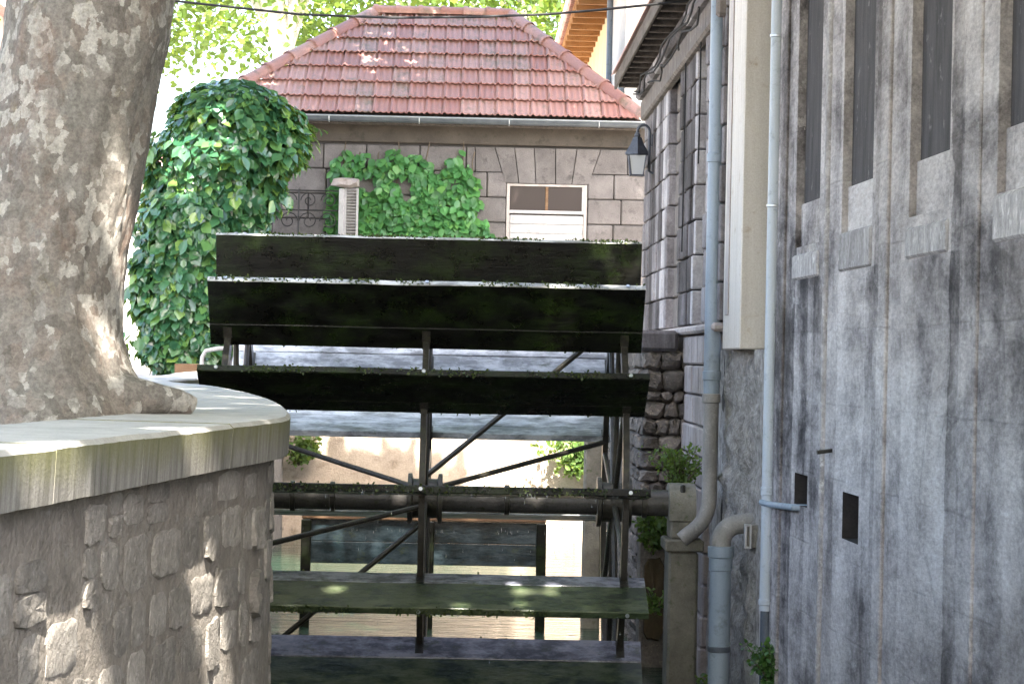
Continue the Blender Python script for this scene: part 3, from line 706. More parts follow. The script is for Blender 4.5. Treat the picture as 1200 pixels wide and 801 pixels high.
# cables running under the eaves and down the facade
for k,(dz,y1,y2) in enumerate(((-.14,19.1,27.3),(-.2,19.1,27.0),(-.33,19.1,24.5))):
    pts=[(FX-.21-.03*math.sin(i*1.3+k),y1+(y2-y1)*i/14,ze+dz-.05*abs(math.sin(i*math.pi/3.5))-.02*math.sin(i*2.1+k)) for i in range(15)]
    mk('wall_cable',MB().tube(pts,.009,6),M['cable'],rb,smooth=True)
for y,z0,z1 in ((22.05,2.85,.95),(20.6,2.8,1.6)): mk('drop_cable',MB().tube([(FX-.085,y,z0),(FX-.08,y+.02,(z0+z1)/2),(FX-.085,y,z1)],.007,6),M['cable'],rb,smooth=True)

# rubble revetment at the foot of it
rv=thing('rubble_revetment','rough dark rubble stone footing between the wheel and the facade','rubble wall',(1.65,23,ZW-.6))
mk('rubble_core',MB().box((1.56,22.12,ZW-.6),(1.86,27.4,.1)),M['joint'],rv)
def rock(c,sx,sy,sz,mat,parent,name='rock'):
    import bmesh
    b=bmesh.new(); bmesh.ops.create_icosphere(b,subdivisions=2,radius=1); ph=random.uniform(0,99); m=MB()
    for v in b.verts:
        d=v.co.normalized(); q=(abs(d.x)**5+abs(d.y)**5+abs(d.z)**5)**(-1/5)
        q*=1+.3*noise.noise(d*1.6+Vector((ph,0,0)))+.16*noise.noise(d*4+Vector((ph,3,0)))
        m.v.append((c[0]+d.x*q*sx,c[1]+d.y*q*sy,c[2]+d.z*q*sz))
    m.f=[tuple(v.index for v in f.verts) for f in b.faces]; b.free()
    return mk(name,m,mat,parent,smooth=True)
z=ZW-.2
while z<.02:
    h=random.uniform(.08,.2); x=1.5
    while x<1.84:
        wx=random.uniform(.07,.2); rock((x+wx/2,22.12,z+h/2),wx*.52,.09,h*.52,M['rock'],rv); x+=wx
    y=22.2
    while y<27.2:
        wy=random.uniform(.2,.4); rock((1.545,y+wy/2,z+h/2),.07,wy*.52,h*.52,M['rock'],rv); y+=wy
    z+=h
mk('capstone',MB().box((1.46,22.0,.09),(1.8,22.7,.27),b=.03),M['rustic'],rv)

# ------------------------------------------------------------------ pipes
def pipe(name,label,cat='pipe',loc=None): return thing(name,label,cat,loc)
def vline(px,py,Y):  return at(px,py,Y)
pA=at(845,-60,19.15); pB=at(833.5,468,19.15); r1=.062
p1=pipe('downpipe','steel blue downpipe beside the cream box, ending in a curved grey elbow','downpipe',(pB.x,pB.y,-1.5))
xx=pB.x
mk('upper_pipe',MB().tube([(xx,19.15,3.4),(xx,19.15,pB.z)],r1,18),M['pvc'],p1,smooth=True)
zc=at(833,585,19.15).z; ze1=at(815,648,19.15)
pts=[(xx,19.15,pB.z+.02),(xx,19.15,zc)]; 
for k in range(1,8):
    a=R(60)*k/7; rr=.30; pts.append((xx-rr+rr*math.cos(a),19.15,zc-rr*math.sin(a)))
pts.append((pts[-1][0]-.05,19.15,pts[-1][2]-.045))
mk('lower_pipe',MB().tube(pts,[.058]*len(pts),18),M['pipegrey'],p1,smooth=True)
for zz,mm in ((at(838,185,19.15).z,'pvc'),(at(838,440,19.15).z,'pvc'),(pB.z+.01,'pipegrey')):
    mk('collar',MB().lathe([(r1,-.035),(r1+.008,-.03),(r1+.008,.03),(r1,.035)],(xx,19.15,zz),18),M[mm],p1,smooth=True)
for zz in (2.0,): mk('bracket',MB().box((xx,19.12,zz-.015),(FX+.1,19.18,zz+.015)),M['zinc'],p1)
Y2=17.0; q=at(907,300,Y2); x2=q.x-.0; r2=.05
p2=pipe('rain_pipe','pale blue rain pipe on the stained wall ending in a dark open stub','downpipe',(x2,Y2,-1.9))
zb=at(898,715,Y2).z
mk('upper_pipe',MB().tube([(x2,Y2,3.3),(x2,Y2,zb)],r2,18),M['pvcpale'],p2,smooth=True)
mk('lower_stub',MB().tube([(x2,Y2,zb+.05),(x2,Y2,ZW-.2)],r2*.86,16),M['pipedark'],p2,smooth=True)
for yy,t in ((42,.012),(241,.012),(575,.03),(705,.02)):
    zz=at(905,yy,Y2).z; mk('collar',MB().lathe([(r2,-t),(r2+.007,-t+.004),(r2+.007,t-.004),(r2,t)],(x2,Y2,zz),18),M['zinc' if t<.015 else 'pvcpale'],p2,smooth=True)
    if t<.015: mk('clip',MB().box((x2+.03,Y2-.012,zz-.012),(x2+.25,Y2+.012,zz+.012)),M['zinc'],p2)
sa=at(892,588,16.9); hu=(h1a[0]+h1b[0])/2; hz=nuz(938,595)[1]
sb=nwf(hu,hz,-.2); bpx=mk('branch_pipe',MB().tube([(sa.x-.0,16.88,sa.z),(sa.x+.05,16.75,sa.z-.008),tuple(nwf(hu+.05,hz-.0,.03)),tuple(sb)],.021,12),M['pvc'],p2,smooth=True)
Y3=17.9; pe=at(845,640,Y3); x3=pe.x; r3=.075
p3=pipe('waste_pipe','thick slate blue waste pipe with a pale elbow coming out of the wall','pipe',(x3,Y3,ZW-.5))
mk('standpipe',MB().tube([(x3,Y3,pe.z-.14),(x3,Y3,ZW-.3)],r3,20),M['pvc'],p3,smooth=True)
mk('socket',MB().lathe([(r3,-.17),(r3+.008,-.165),(r3+.008,-.08),(r3+.018,-.07),(r3+.018,.0),(r3,.004)],(x3,Y3,pe.z),20),M['pvc'],p3,smooth=True)
pts=[(x3,Y3,pe.z-.02)]
for k in range(0,9):
    a=R(90)*k/8; pts.append((x3+.13*(1-math.cos(a)),Y3,pe.z+.03+.13*math.sin(a)))
pts.append((x3+.36,Y3,pe.z+.2))
mk('elbow',MB().tube(pts,[.07]*len(pts),18),M['pipegrey'],p3,smooth=True)
mk('seam_ring',MB().lathe([(r3,-.02),(r3+.006,-.015),(r3+.006,.015),(r3,.02)],(x3,Y3,at(845,760,Y3).z),20),M['pipedark'],p3,smooth=True)
c1=at(873,614,17.7); m=MB(); fx0,fz1=c1.x,c1.z; 
for (xa,xb,za,zb_) in ((0,.045,-.012,0),(0,.045,-.165,-.153),(0,.012,-.153,-.012),(.033,.045,-.153,-.012)): m.box((fx0+xa,17.68,fz1+za),(fx0+xb,17.75,fz1+zb_))
fr=mk('meter_frame',m,M['whitewood']); tag(fr,'small white rectangular frame on the rubble pier behind the pipe elbow','frame')
mk('frame_back',MB().box((fx0+.004,17.72,fz1-.16),(fx0+.18,17.8,fz1-.004)),M['pipegrey'],fr)

# ------------------------------------------------------------------ cottage
CY=36.0
ct=thing('cottage','small grey stone cottage with hipped red tile roof above the canal','house',(-.7,37.5,ZG))
CX0,CX1=-3.55,2.75; zE=at(550,138,CY-.3).z
cw=mk('wall',MB().box((CX0,CY,ZG-.1),(CX1,CY+5.4,zE-.02)),M['joint'],ct)
mk('frieze',MB().box((CX0+.01,CY-.055,at(640,172,CY).z+.006),(CX1-.01,CY+.02,zE-.03),b=.01),M['frieze'],ct)
dl,dr=at(593,240,CY).x,at(688,240,CY).x; dtop=at(640,216,CY).z; archtop=at(640,174,CY).z
def cb(x0,x1,z0,z1):
    pr=random.uniform(0,.008)
    mk('stone_block',MB().box((x0+.006,CY-.045-pr,z0+.006),(x1-.006,CY+.02,z1-.006),b=.014),M['ashlar'],cw)
H=(archtop-at(640,262,CY).z)/3.0; zz=archtop; rows=[]
while zz>ZG+.05: rows.append((max(zz-H,ZG-.08),zz)); zz-=H
vtx=[580,603,626,651,676,704]; vbx=[592,608,628,651,670,690]
for i,(z0,z1) in enumerate(rows):
    if i==0:      # the flat arch fills most of the first two courses above the door
        xr=at(704,190,CY).x; segs=[(CX0,-2.8),(-2.8,-2.1),(-2.1,-1.5),(-1.5,-.75),(-.75,-.1),(-.1,at(557,190,CY).x),(at(735,190,CY).x,CX1)]
    else:
        off=.25 if i%2 else 0; segs=[]
        x=CX0
        while x<dl-.02:
            x2=min(dl,x+(.75 if x>CX0 else .5+off)); 
            if dl-x2<.18: x2=dl
            segs.append((x,x2)); x=x2
        x=dr
        for e in (at(719 if i%2 else 728,220,CY).x,CX1): segs.append((x,e)); x=e
    for (x0,x1) in segs:
        if x1-x0>.05: cb(x0,x1,z0,z1)
zb0=dtop+.005
for (a0,a1,b0,b1) in ((557,580,557,588.5),(704,735,694,735)):
    m=MB().prism([(at(b0,203,CY).x+.006,CY-.048,rows[0][0]+.006),(at(b1,203,CY).x-.006,CY-.048,rows[0][0]+.006),(at(a1,175,CY).x-.006,CY-.048,archtop-.006),(at(a0,175,CY).x+.006,CY-.048,archtop-.006)],(0,.06,0)); mk('springer',m,M['ashlar'],cw)
for k in range(5):
    t0,t1=at(vtx[k],175,CY).x+.006,at(vtx[k+1],175,CY).x-.006; b0,b1=at(vbx[k],213,CY).x+.006,at(vbx[k+1],213,CY).x-.006
    m=MB().prism([(b0,CY-.058,zb0),(b1,CY-.058,zb0),(t1,CY-.058,archtop-.006),(t0,CY-.058,archtop-.006)],(0,.08,0)); mk('voussoir',m,M['ashlar'],cw)
# door with transom light
dr_=mk('door',MB().box((dl+.05,CY-.02,ZG),(dr-.05,CY-.0065,at(640,251,CY).z-.03)),M['whitewood'],ct)
zt0,zt1=at(640,247,CY).z,at(640,218,CY).z
for nm,(x0,x1,z0,z1) in {'frame':(dl+.005,dl+.05,ZG,dtop),'frame2':(dr-.05,dr-.005,ZG,dtop),'head':(dl+.05,dr-.05,dtop-.035,dtop)}.items():
    mk('door_frame',MB().box((x0,CY-.04,z0),(x1,CY+.01,z1),b=.004),M['framewood'],dr_)
mk('transom_bar',MB().box((dl+.05,CY-.042,zt0-.045),(dr-.05,CY+.01,zt0),b=.004),M['whitewood'],dr_)
for x0,x1 in ((dl+.05,(dl+dr)/2-.02),((dl+dr)/2+.02,dr-.05)): mk('pane',MB().box((x0+.004,CY-.012,zt0),(x1-.004,CY-.006,dtop-.035)),M['pane'],dr_)
mk('mullion',MB().box(((dl+dr)/2-.02,CY-.022,zt0),((dl+dr)/2+.02,CY-.004,dtop-.035),b=.004),M['brownwood'],dr_)
mk('side_moulding',MB().box((dr-.075,CY-.032,zt0),(dr-.0505,CY-.013,dtop-.036)),M['whitewood'],dr_)
zz=zt0-.06
k=0
while zz>ZG+.1:
    h=.13; mk('door_board',MB().box((dl+.06,CY-.034,zz-h),(dr-.06,CY-.0205,zz-.008),b=.004),M['whitewood'],dr_); zz-=h
# roof
yE=CY-.36; eL,eR=at(230,138,yE).x,at(757,146,yE).x
yR=CY+2.6; zR=at(520,19,yR).z; rL,rR=at(440,15,yR).x,at(598,22,yR).x
zEv=at(550,137,yE).z
V=[Vector((eL,yE,zEv)),Vector((eR,yE,zEv)),Vector((rR,yR,zR)),Vector((rL,yR,zR)),Vector((eL,2*yR-yE,zEv)),Vector((eR,2*yR-yE,zEv))]
m=MB().add([v-Vector((0,0,.05)) for v in V],[(0,1,2,3),(1,5,2),(5,4,3,2),(4,0,3),(0,4,5,1)])
rf=mk('roof',m,M['eavewood'],ct)
sl_=(V[2]+V[3])/2-(V[0]+V[1])/2; sl_.x=0; SL=sl_.length; sv=sl_.normalized(); sn=Vector((1,0,0)).cross(sv)
NR=7; rh=SL/(NR-.1); TW=.246
def tile_mesh():
    prof=[(0,.006),(.012,.03),(.035,.036),(.055,.012),(.085,.008),(.105,.022),(.125,.022),(.145,.008),(.175,.008),(.195,.022),(.21,.022),(.225,.006),(.246,.004)]
    m=MB(); n=len(prof); Lt=rh+.07
    for (t,lift) in ((0,.052),(Lt,.0)):
        for (x,h) in prof: m.v.append((x,t,h+lift))
    for (x,h) in prof: m.v.append((x,.003,h+.036))
    for (x,h) in prof: m.v.append((x,.1,h+.026))
    for k in range(n-1): m.f += [(k,k+1,n+k+1,n+k),(2*n+k,2*n+k+1,k+1,k),(3*n+k,3*n+k+1,2*n+k+1,2*n+k)]
    return m
tmb=tile_mesh()
tme=bpy.data.meshes.new('roof_tile'); tme.from_pydata(tmb.v,[],tmb.f); tme.materials.append(M['tile']); tme.polygons.foreach_set('use_smooth',[True]*len(tme.polygons)); tme.set_sharp_from_angle(angle=R(50))
import bmesh
hipL=((V[3]-V[0]).cross(sn)).normalized(); hipR=((V[2]-V[1]).cross(sn)).normalized()
def put_tile(x,row):
    o0=Vector((x,yE,zEv))+sv*(row*rh-.03)
    X=Vector((1,0,0)); Mx=Matrix(((1,sv.x,sn.x,o0.x),(0,sv.y,sn.y,o0.y),(0,sv.z,sn.z,o0.z),(0,0,0,1)))
    pts=[Mx@Vector(v) for v in tmb.v]
    cut=False; keep=True
    for P0,nn,ref in ((V[0],hipL,V[1]),(V[1],hipR,V[0])):
        sg_=1 if (ref-P0).dot(nn)>0 else -1; ds=[(p-P0).dot(nn)*sg_ for p in pts]
        if max(ds)<.02: keep=False
        elif min(ds)<0: cut=True
    if not keep: return
    me=tme
    if cut:
        b=bmesh.new(); b.from_mesh(tme); inv=Mx.inverted()
        for P0,nn,ref in ((V[0],hipL,V[1]),(V[1],hipR,V[0])):
            sg_=1 if (ref-P0).dot(nn)>0 else -1
            pl=inv@P0; pn=(inv.to_3x3()@(nn*sg_)).normalized()
            bmesh.ops.bisect_plane(b,geom=b.verts[:]+b.edges[:]+b.faces[:],plane_co=pl,plane_no=pn,clear_inner=True)
        if not b.faces: b.free(); return
        me=bpy.data.meshes.new('roof_tile'); b.to_mesh(me); b.free()
        if not me.materials: me.materials.append(M['tile'])
    o=bpy.data.objects.new('roof_tile',me); link(o,rf)
    o.matrix_local=Matrix.Translation(-wloc(rf))@Mx@Matrix.Rotation(R(random.uniform(-.5,.5)),4,'Z')
for row in range(NR):
    x=eL-.02+(row%2)*.0+random.uniform(-.01,.01)
    while x<eR: put_tile(x,row); x+=TW
def ridge_tiles(a,b,n):
    d=(b-a); L_=d.length/n; t=d.normalized(); side=t.cross(Vector((0,0,1))).normalized(); u2=side.cross(t)
    for k in range(n):
        m=MB(); nn=8; st=a+t*(L_*k)
        for (q,rr) in ((-.03,.12),(.02,.125),(.05,.108),(L_+.02,.1)):
            for j in range(nn+1):
                an=math.pi*(j/nn)*1.1-math.pi*.05; m.v.append(tuple(st+t*q+side*math.cos(an)*rr+u2*(math.sin(an)*rr-.0)))
        for i in range(3):
            for j in range(nn): m.f.append((i*(nn+1)+j,i*(nn+1)+j+1,(i+1)*(nn+1)+j+1,(i+1)*(nn+1)+j))
        mk('ridge_tile',m,M['tile'],rf,smooth=True)
ridge_tiles(V[0]+Vector((.02,0,.03)),V[3]+Vector((0,0,.03)),8); ridge_tiles(V[1]+Vector((-.02,0,.03)),V[2]+Vector((0,0,.03)),7)
ridge_tiles(V[3]+Vector((0,0,.035)),V[2]+Vector((0,0,.035)),6)
# gutter
m=MB(); gy,gz,gr=yE-.05,zEv-.035,.075; n=9
for x in (eL+.05,eR-.02):
    for k in range(n+1):
        a=math.pi*k/n; m.v.append((x,gy-math.cos(a)*gr,gz-math.sin(a)*gr))
    for k in range(n+1):
        a=math.pi*k/n; m.v.append((x,gy-math.cos(a)*(gr-.008),gz-math.sin(a)*(gr-.008)))
q=2*(n+1)
for k in range(n): m.f += [(k,k+1,q+k+1,q+k),(n+1+k+1,n+1+k,q+n+1+k,q+n+1+k+1),(k,n+1+k,n+1+k+1,k+1),(q+k,q+k+1,q+n+1+k+1,q+n+1+k)]
m.f += [(0,q,q+n+1,n+1)]
gt=mk('gutter',m,M['zincdark'],ct,smooth=True)
mk('bead',MB().tube([(eL+.05,gy-gr,gz+.004),(eR-.02,gy-gr,gz+.004)],.011,8),M['zinc'],gt,smooth=True)
for x in np.arange(eL+.6,eR,1.25):
    mk('gutter_joint',MB().tube([(x,gy-math.cos(math.pi*k/8)*(gr+.004),gz-math.sin(math.pi*k/8)*(gr+.004)) for k in range(9)],.008,6),M['zinc'],gt)
mk('soffit_board',MB().box((eL+.1,yE+.03,zEv-.115),(eR-.05,CY-.056,zEv-.085)),M['eavewood'],ct)

# ------------------------------------------------------------------ gate, gatepost and shutter left of the creeper
GY=35.55
gx0,gx1=at(300,245,GY).x,at(399,245,GY).x; gt_=at(350,223,GY).z; gm=at(350,246,GY).z
g=thing('scroll_gate','black wrought iron scroll gate between ivy bush and white gatepost','gate',((gx0+gx1)/2,GY,ZG))
rr=.011
for z_ in (gt_,gm,ZG+1.2,ZG+.12): mk('rail',MB().tube([(gx0,GY,z_),(gx1,GY,z_)],rr,6),M['iron'],g)
for x in (gx0,at(350,245,GY).x,gx1): mk('stile',MB().tube([(x,GY,ZG),(x,GY,gt_+.02)],rr*1.2,6),M['iron'],g)
def scroll(cx,cz,r0,sx,sz):
    pts=[]
    for k in range(22):
        t=k/21; a=t*2*math.pi*1.5; r_=r0*(1-.82*t); pts.append((cx+sx*r_*math.cos(a),GY-.005,cz+sz*r_*math.sin(a)))
    mk('scroll',MB().tube(pts,.009,5),M['iron'],g,smooth=True)
cxm=at(350,245,GY).x
for zc_,r0 in (((gt_+gm)/2,.115),((gm+gm-.3)/2,.13)):
    for dx in (.14,.42):
        for sx in (-1,1): scroll(cxm+sx*dx,zc_,r0,-sx,1)
for zc_ in (ZG+.4,ZG+.75):
    for dx in (.15,.45):
        for sx in (-1,1): scroll(cxm+sx*dx,zc_,.14,sx,1)
gp=thing('gatepost','white gatepost with a rough pale capstone beside the scroll gate','gatepost',(at(400,240,GY).x,GY,ZG))
x0,x1=at(396,240,GY).x,at(403,240,GY).x
mk('pillar',MB().box((x0+.012,GY-.03,ZG),(x1,GY+.2,at(400,221,GY).z),b=.008),M['whitewood'],gp)
rock(tuple(at(406,214,GY+.1)),.18,.16,.07,M['plinth'],gp,'capstone')
sh=thing('louvred_shutter','pale louvred shutter beside the green creeper','shutter',(at(411,240,GY).x,GY+.1,ZG))
x0,x1=at(403.5,240,GY+.1).x,at(420,240,GY+.1).x; zt_=at(411,220,GY).z
mk('shutter_frame',MB().box((x0,GY+.12,ZG),(x1,GY+.15,zt_)),M['framewood'],sh)
for x in (x0,x1-.03): mk('shutter_stile',MB().box((x,GY+.07,ZG),(x+.03,GY+.12,zt_)),M['whitewood'],sh)
k=0; z_=zt_-.03
while z_>.9:
    Mx=Matrix.Translation(((x0+x1)/2,GY+.095,z_))@Matrix.Rotation(R(-35),4,'X')
    mk('slat',MB().box((-(x1-x0)/2+.03,-.022,-.004),((x1-x0)/2-.03,.022,.004),Mx),M['whitewood'],sh); z_-=.042

# ------------------------------------------------------------------ ivy and creeper
def drop_leaves(P,N0,size,mat,name,parent,spread=.55,down=1.0):
    n=len(P); Nn=N0+spread*rdir(n)+np.array([0,0,.35]); T=np.tile([0,0,-1.],(n,1))*down+.7*rdir(n)
    S=size*np.exp(rng.normal(0,.33,n)).clip(.45,1.4); return leaves(name,P,Nn,T,S,mat,parent)
rowsI=[(95,262,288),(103,235,308),(112,222,328),(130,205,346),(150,194,356),(175,180,355),(200,173,334),(230,168,320),(270,165,308),(320,160,292),(370,163,282),(410,168,264),(436,196,252)]
IY=33.2
ry_=[r[0] for r in rowsI]; rxl=[r[1] for r in rowsI]; rxr=[r[2] for r in rowsI]
iv=thing('ivy_bush','large dense ivy bush with glossy leaves spilling over at the left end of the cottage','ivy',(at(225,430,IY).x,IY,ZG))
n=8000; py=rng.uniform(95,438,n); t=rng.uniform(-2.0,2.0,n); xl=np.interp(py,ry_,rxl); xr=np.interp(py,ry_,rxr)
lump=np.array([noise.noise(Vector((t[i]*2.3,py[i]*.03,5)))+.5*noise.noise(Vector((t[i]*6,py[i]*.09,2))) for i in range(n)])
hx=(xr-xl)/2*IY/F; cx_=(xl+xr)/2; rad=np.clip(1-np.abs(rng.normal(0,.10,n))+lump*.27,.3,1.15)
base=np.array([at(cx_[i],py[i],IY) for i in range(n)])
dep=np.minimum(hx,.95)
P=np.stack([base[:,0]+hx*rad*np.sin(t),IY-dep*rad*np.cos(t)*.9,base[:,2]],1)
N0=np.stack([np.sin(t)*.8,-np.cos(t),np.clip((200-py)/150,-.1,.9)],1)
sh_p=[];sh_n=[]
for _ in range(46):           # trailing shoots that break the outline
    i=rng.integers(0,n); q=P[i].copy(); dd=np.array([np.sin(t[i])*.9+rng.normal(0,.3),-np.cos(t[i])*.5,rng.uniform(-.6,.5)]); L_=rng.uniform(.15,.42)
    for k_ in range(9):
        u_=k_/8; sh_p.append(q+dd*L_*u_+np.array([0,0,-.35*L_*u_*u_])+rng.normal(0,.025,3)); sh_n.append(N0[i])
P=np.concatenate([P,np.array(sh_p)]); N0=np.concatenate([N0,np.array(sh_n)])
drop_leaves(P,N0,.15,M['ivy'],'foliage',iv)
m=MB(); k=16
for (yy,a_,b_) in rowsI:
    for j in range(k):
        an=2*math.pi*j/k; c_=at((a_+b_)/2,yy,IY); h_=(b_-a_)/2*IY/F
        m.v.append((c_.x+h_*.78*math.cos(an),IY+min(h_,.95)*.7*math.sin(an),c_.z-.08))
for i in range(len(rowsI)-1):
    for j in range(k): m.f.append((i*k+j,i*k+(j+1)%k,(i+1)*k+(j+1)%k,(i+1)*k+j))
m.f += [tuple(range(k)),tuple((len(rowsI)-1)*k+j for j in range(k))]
mk('shade_core',m,M['ivy_core'] if 'ivy_core' in M else leafmat('ivy shade',[(0,(.012,.03,.012)),(1,(.02,.045,.015))],.0,.8,.1),iv,smooth=True)  # dark inner hull: shade behind the leaves put in as colour
for dx in (-.25,.05,.3): mk('stem',MB().tube([(iv.location.x+dx,IY,ZG-.02),(iv.location.x+dx*.8,IY-.1,ZG+.4),(iv.location.x+dx*.6,IY,ZG+1)],.035,8),M['stem'],iv,smooth=True)
pl=mk('planter_edge',MB().box((at(205,430,32).x,31.95,ZG),(at(240,430,32).x,32.05,at(220,426,32).z),b=.01),M['brownwood']); tag(pl,'brown wooden plank edging at the foot of the ivy bush','plank')
# creeper on the cottage wall
tx=[384,392,400,420,440,455,485,500,515,525,540,548,555,563,574]; ty=[205,176,170,173,182,172,165,186,196,184,164,172,200,226,262]
cr=thing('wall_creeper','bright green creeper climbing the cottage wall left of the door','creeper',(at(480,270,CY).x,CY-.08,ZG))
P=[]; 
while len(P)<4200:
    x=rng.uniform(386,578); y=rng.uniform(158,330); top=np.interp(x,tx,ty)
    gap=noise.noise(Vector((x*.045,y*.045,8)))
    if y<top+4 or (gap>.2 and y<240) or (x>560 and gap>-.1 and y<300): continue
    if y<top+45 and rng.random()<.7*(1-(y-top)/45)+.1: continue
    p=at(x,y,CY-.07); P.append((p.x,CY-.055-abs(rng.normal(0,.05)),p.z))
P=np.array(P); drop_leaves(P,np.tile([0,-1.,.1],(len(P),1)),.12,M['creeper'],'foliage',cr,.5)
m=MB()
for x0 in (405,425,445,470,490,520,540,549):
    pts=[]; x=x0
    for y in range(430,int(np.interp(x0,tx,ty))-8,-12): x+=random.uniform(-3,3); q=at(x,y,CY-.05); pts.append((q.x,CY-.052,max(q.z,ZG)))
    m.tube(pts,.009,5)
mk('stem',m,M['stem'],cr,smooth=True)

# ------------------------------------------------------------------ wall lantern
LY=26.3
lt=thing('wall_lantern','dark metal lantern with frosted glass on a curved bracket of the facade','lantern',tuple(at(747,207,LY)))
c0=at(747,160,LY); s_=LY/F
zt_=c0.z; zc_=at(747,181,LY).z; zb_=at(747,206,LY).z; cx_=c0.x
mk('cap',MB().lathe([(.012,zt_+.04),(.02,zt_+.02),(.02,zt_),(.045,zt_-.01),(.05,zt_-.03),(.075,zt_-.09),(.12,zt_-.165),(.125,zc_),(.11,zc_-.01)],(cx_,LY,0),4),M['lanternmetal'],lt)
mk('finial',MB().lathe([(.025,zt_-.005),(.034,zt_+.01),(.025,zt_+.03),(.012,zt_+.05)],(cx_,LY,0),10),M['lanternmetal'],lt,smooth=True)
def sq(h,z): return [(cx_-h,LY-h,z),(cx_+h,LY-h,z),(cx_+h,LY+h,z),(cx_-h,LY+h,z)]
ht,hb=.088,.062
m=MB().add(sq(ht-.004,zc_-.012)+sq(hb-.004,zb_+.012),[(0,1,5,4),(1,2,6,5),(2,3,7,6),(3,0,4,7),(4,5,6,7)]); mk('glass',m,M['lanternglass'],lt)
for i in range(4): mk('corner_bar',MB().tube([sq(ht,zc_-.008)[i],sq(hb,zb_)[i]],.007,6),M['lanternmetal'],lt)
mk('base_plate',MB().box((cx_-hb-.012,LY-hb-.012,zb_-.008),(cx_+hb+.012,LY+hb+.012,zb_+.008)),M['lanternmetal'],lt)
wx=FX-.06; pts=[(cx_,LY,zt_+.03)]
rc=(wx-.03-cx_)/2
for k in range(13):
    a=math.pi-math.pi*k/12; pts.append((cx_+rc+rc*math.cos(a),LY,zt_+.05+rc*1.1*math.sin(a)))
pts += [(wx-.03,LY,zt_-.1),(wx-.03,LY,zb_+.05),(wx+.03,LY,zb_+.02)]
mk('bracket',MB().tube(pts,.014,8),M['lanternmetal'],lt,smooth=True)
mk('mount_plate',MB().box((wx-.012,LY-.03,zt_-.1),(wx+.03,LY+.03,zt_+.02)),M['lanternmetal'],lt)

# ------------------------------------------------------------------ buildings behind
fb=thing('yellow_house','tall pale house behind the cottage with orange wooden soffit and blue downpipe','house',(5,42,ZG))
X2=2.2; Z2=5.85
mk('white_wall',MB().box((X2,37.5,ZG),(9,41.3,Z2)),M['white'],fb); mk('ochre_wall',MB().box((X2+.004,41.3,ZG),(9,56,Z2)),M['yellow'],fb)
mk('soffit',MB().box((X2-.58,37.2,Z2+.004),(9.3,56.3,Z2+.06)),M['soffit'],fb)
for k in range(23): mk('rafter',MB().box((X2-.55,37.4+k*.8,Z2-.09),(X2-.001,37.49+k*.8,Z2+.003)),M['soffit'],fb)
m=MB().add([(X2-.64,37.1,Z2+.07),(X2-.64,56.4,Z2+.07),(5.6,56.4,Z2+1.7),(5.6,37.1,Z2+1.7),(9.4,37.1,Z2+.07),(9.4,56.4,Z2+.07)],[(0,1,2,3),(3,2,5,4),(0,3,4),(1,5,2),(0,4,5,1)]); mk('roof',m,M['tile'],fb)
for k in range(76): mk('eave_tile',MB().tube([(X2-.68,37.2+k*.25,Z2+.085),(X2-.4,37.2+k*.25,Z2+.2)],.09,6),M['tile'],fb)
mk('downpipe',MB().tube([(X2-.06,40.9,ZG),(X2-.06,40.9,Z2)],.05,12),M['pvc'],fb,smooth=True)
def house(name,label,x0,x1,y0,y1,h,wm,wins):
    t=thing(name,label,'house',((x0+x1)/2,(y0+y1)/2,ZG)); w_=mk('wall',MB().box((x0,y0,ZG),(x1,y1,h)),wm,t)
    m=MB().add([(x0-.4,y0-.4,h+.004),(x1+.4,y0-.4,h+.004),(x1+.4,y1+.4,h+.004),(x0-.4,y1+.4,h+.004),(x0+1,(y0+y1)/2,h+1.6),(x1-1,(y0+y1)/2,h+1.6)],[(0,1,5,4),(1,2,5),(2,3,4,5),(3,0,4),(0,3,2,1)]); mk('roof',m,M['tile'],t)
    for k in range(wins):
        for z_ in (1.0,4.0):
            if z_+1.5<h:
                x=x0+(x1-x0)*(k+.5)/wins; f_=mk('window',MB().box((x-.5,y0-.03,z_),(x+.5,y0+.02,z_+1.5)),M['whitewood'],t)
                mk('pane',MB().box((x-.42,y0-.045,z_+.08),(x+.42,y0-.031,z_+1.42)),M['pane'],f_)
    return t
house('pink_house','pink rendered house with tiled eaves behind the plane tree',-22,-11.9,60,72,8.3,M['pink'],3)
house('white_house','low white house at the far end of the street',-19,-8.6,95,106,6.2,M['white'],3)

# ------------------------------------------------------------------ plane trees
GAPS=[]   # (point, radius): sun lines cut through the crowns to place the sun patches
def gap_line(a,b,r,n=8):
    for k in range(n): GAPS.append((np.array(a)+(np.array(b)-np.array(a))*k/(n-1),r))
def wall_pt(px,py):
    best=None; d=ray(px,py)
    for s in np.linspace(s_of_y(4.2),s_of_y(8.0),260):
        p,nn=pth(s); t=p.x/d.x if abs(d.x)>1e-9 else 0
        q=abs(d.y*t-p.y)
        if t>0 and (best is None or q<best[0]): best=(q,d*t)
    return best[1]
gap_line(wall_pt(212,592),wall_pt(232,690),-.025); gap_line(wall_pt(232,690),wall_pt(252,750),-.01)
gap_line(wall_pt(36,668),wall_pt(75,800),-.03); gap_line(wall_pt(105,745),wall_pt(120,800),-.04)
for px,py,r_ in ((152,232,-.05),(149,262,-.06),(120,395,-.05),(133,430,-.06)):
    GAPS.append((np.array(at(px,py,7.97)),r_))
for x in np.arange(-1.9,1.15,.15):
    for z_ in np.arange(-2.1,-.3,.16):
        if x>-.1 or z_>-1.05+.12*math.sin(x*5): GAPS.append((np.array((x,35.0,z_)),-.05))
for x,z_ in ((-1.3,-1.2),(-.9,-1.1),(-.6,-1.35),(-2.0,-1.3)): GAPS.append((np.array((x,35,z_)),-.03))
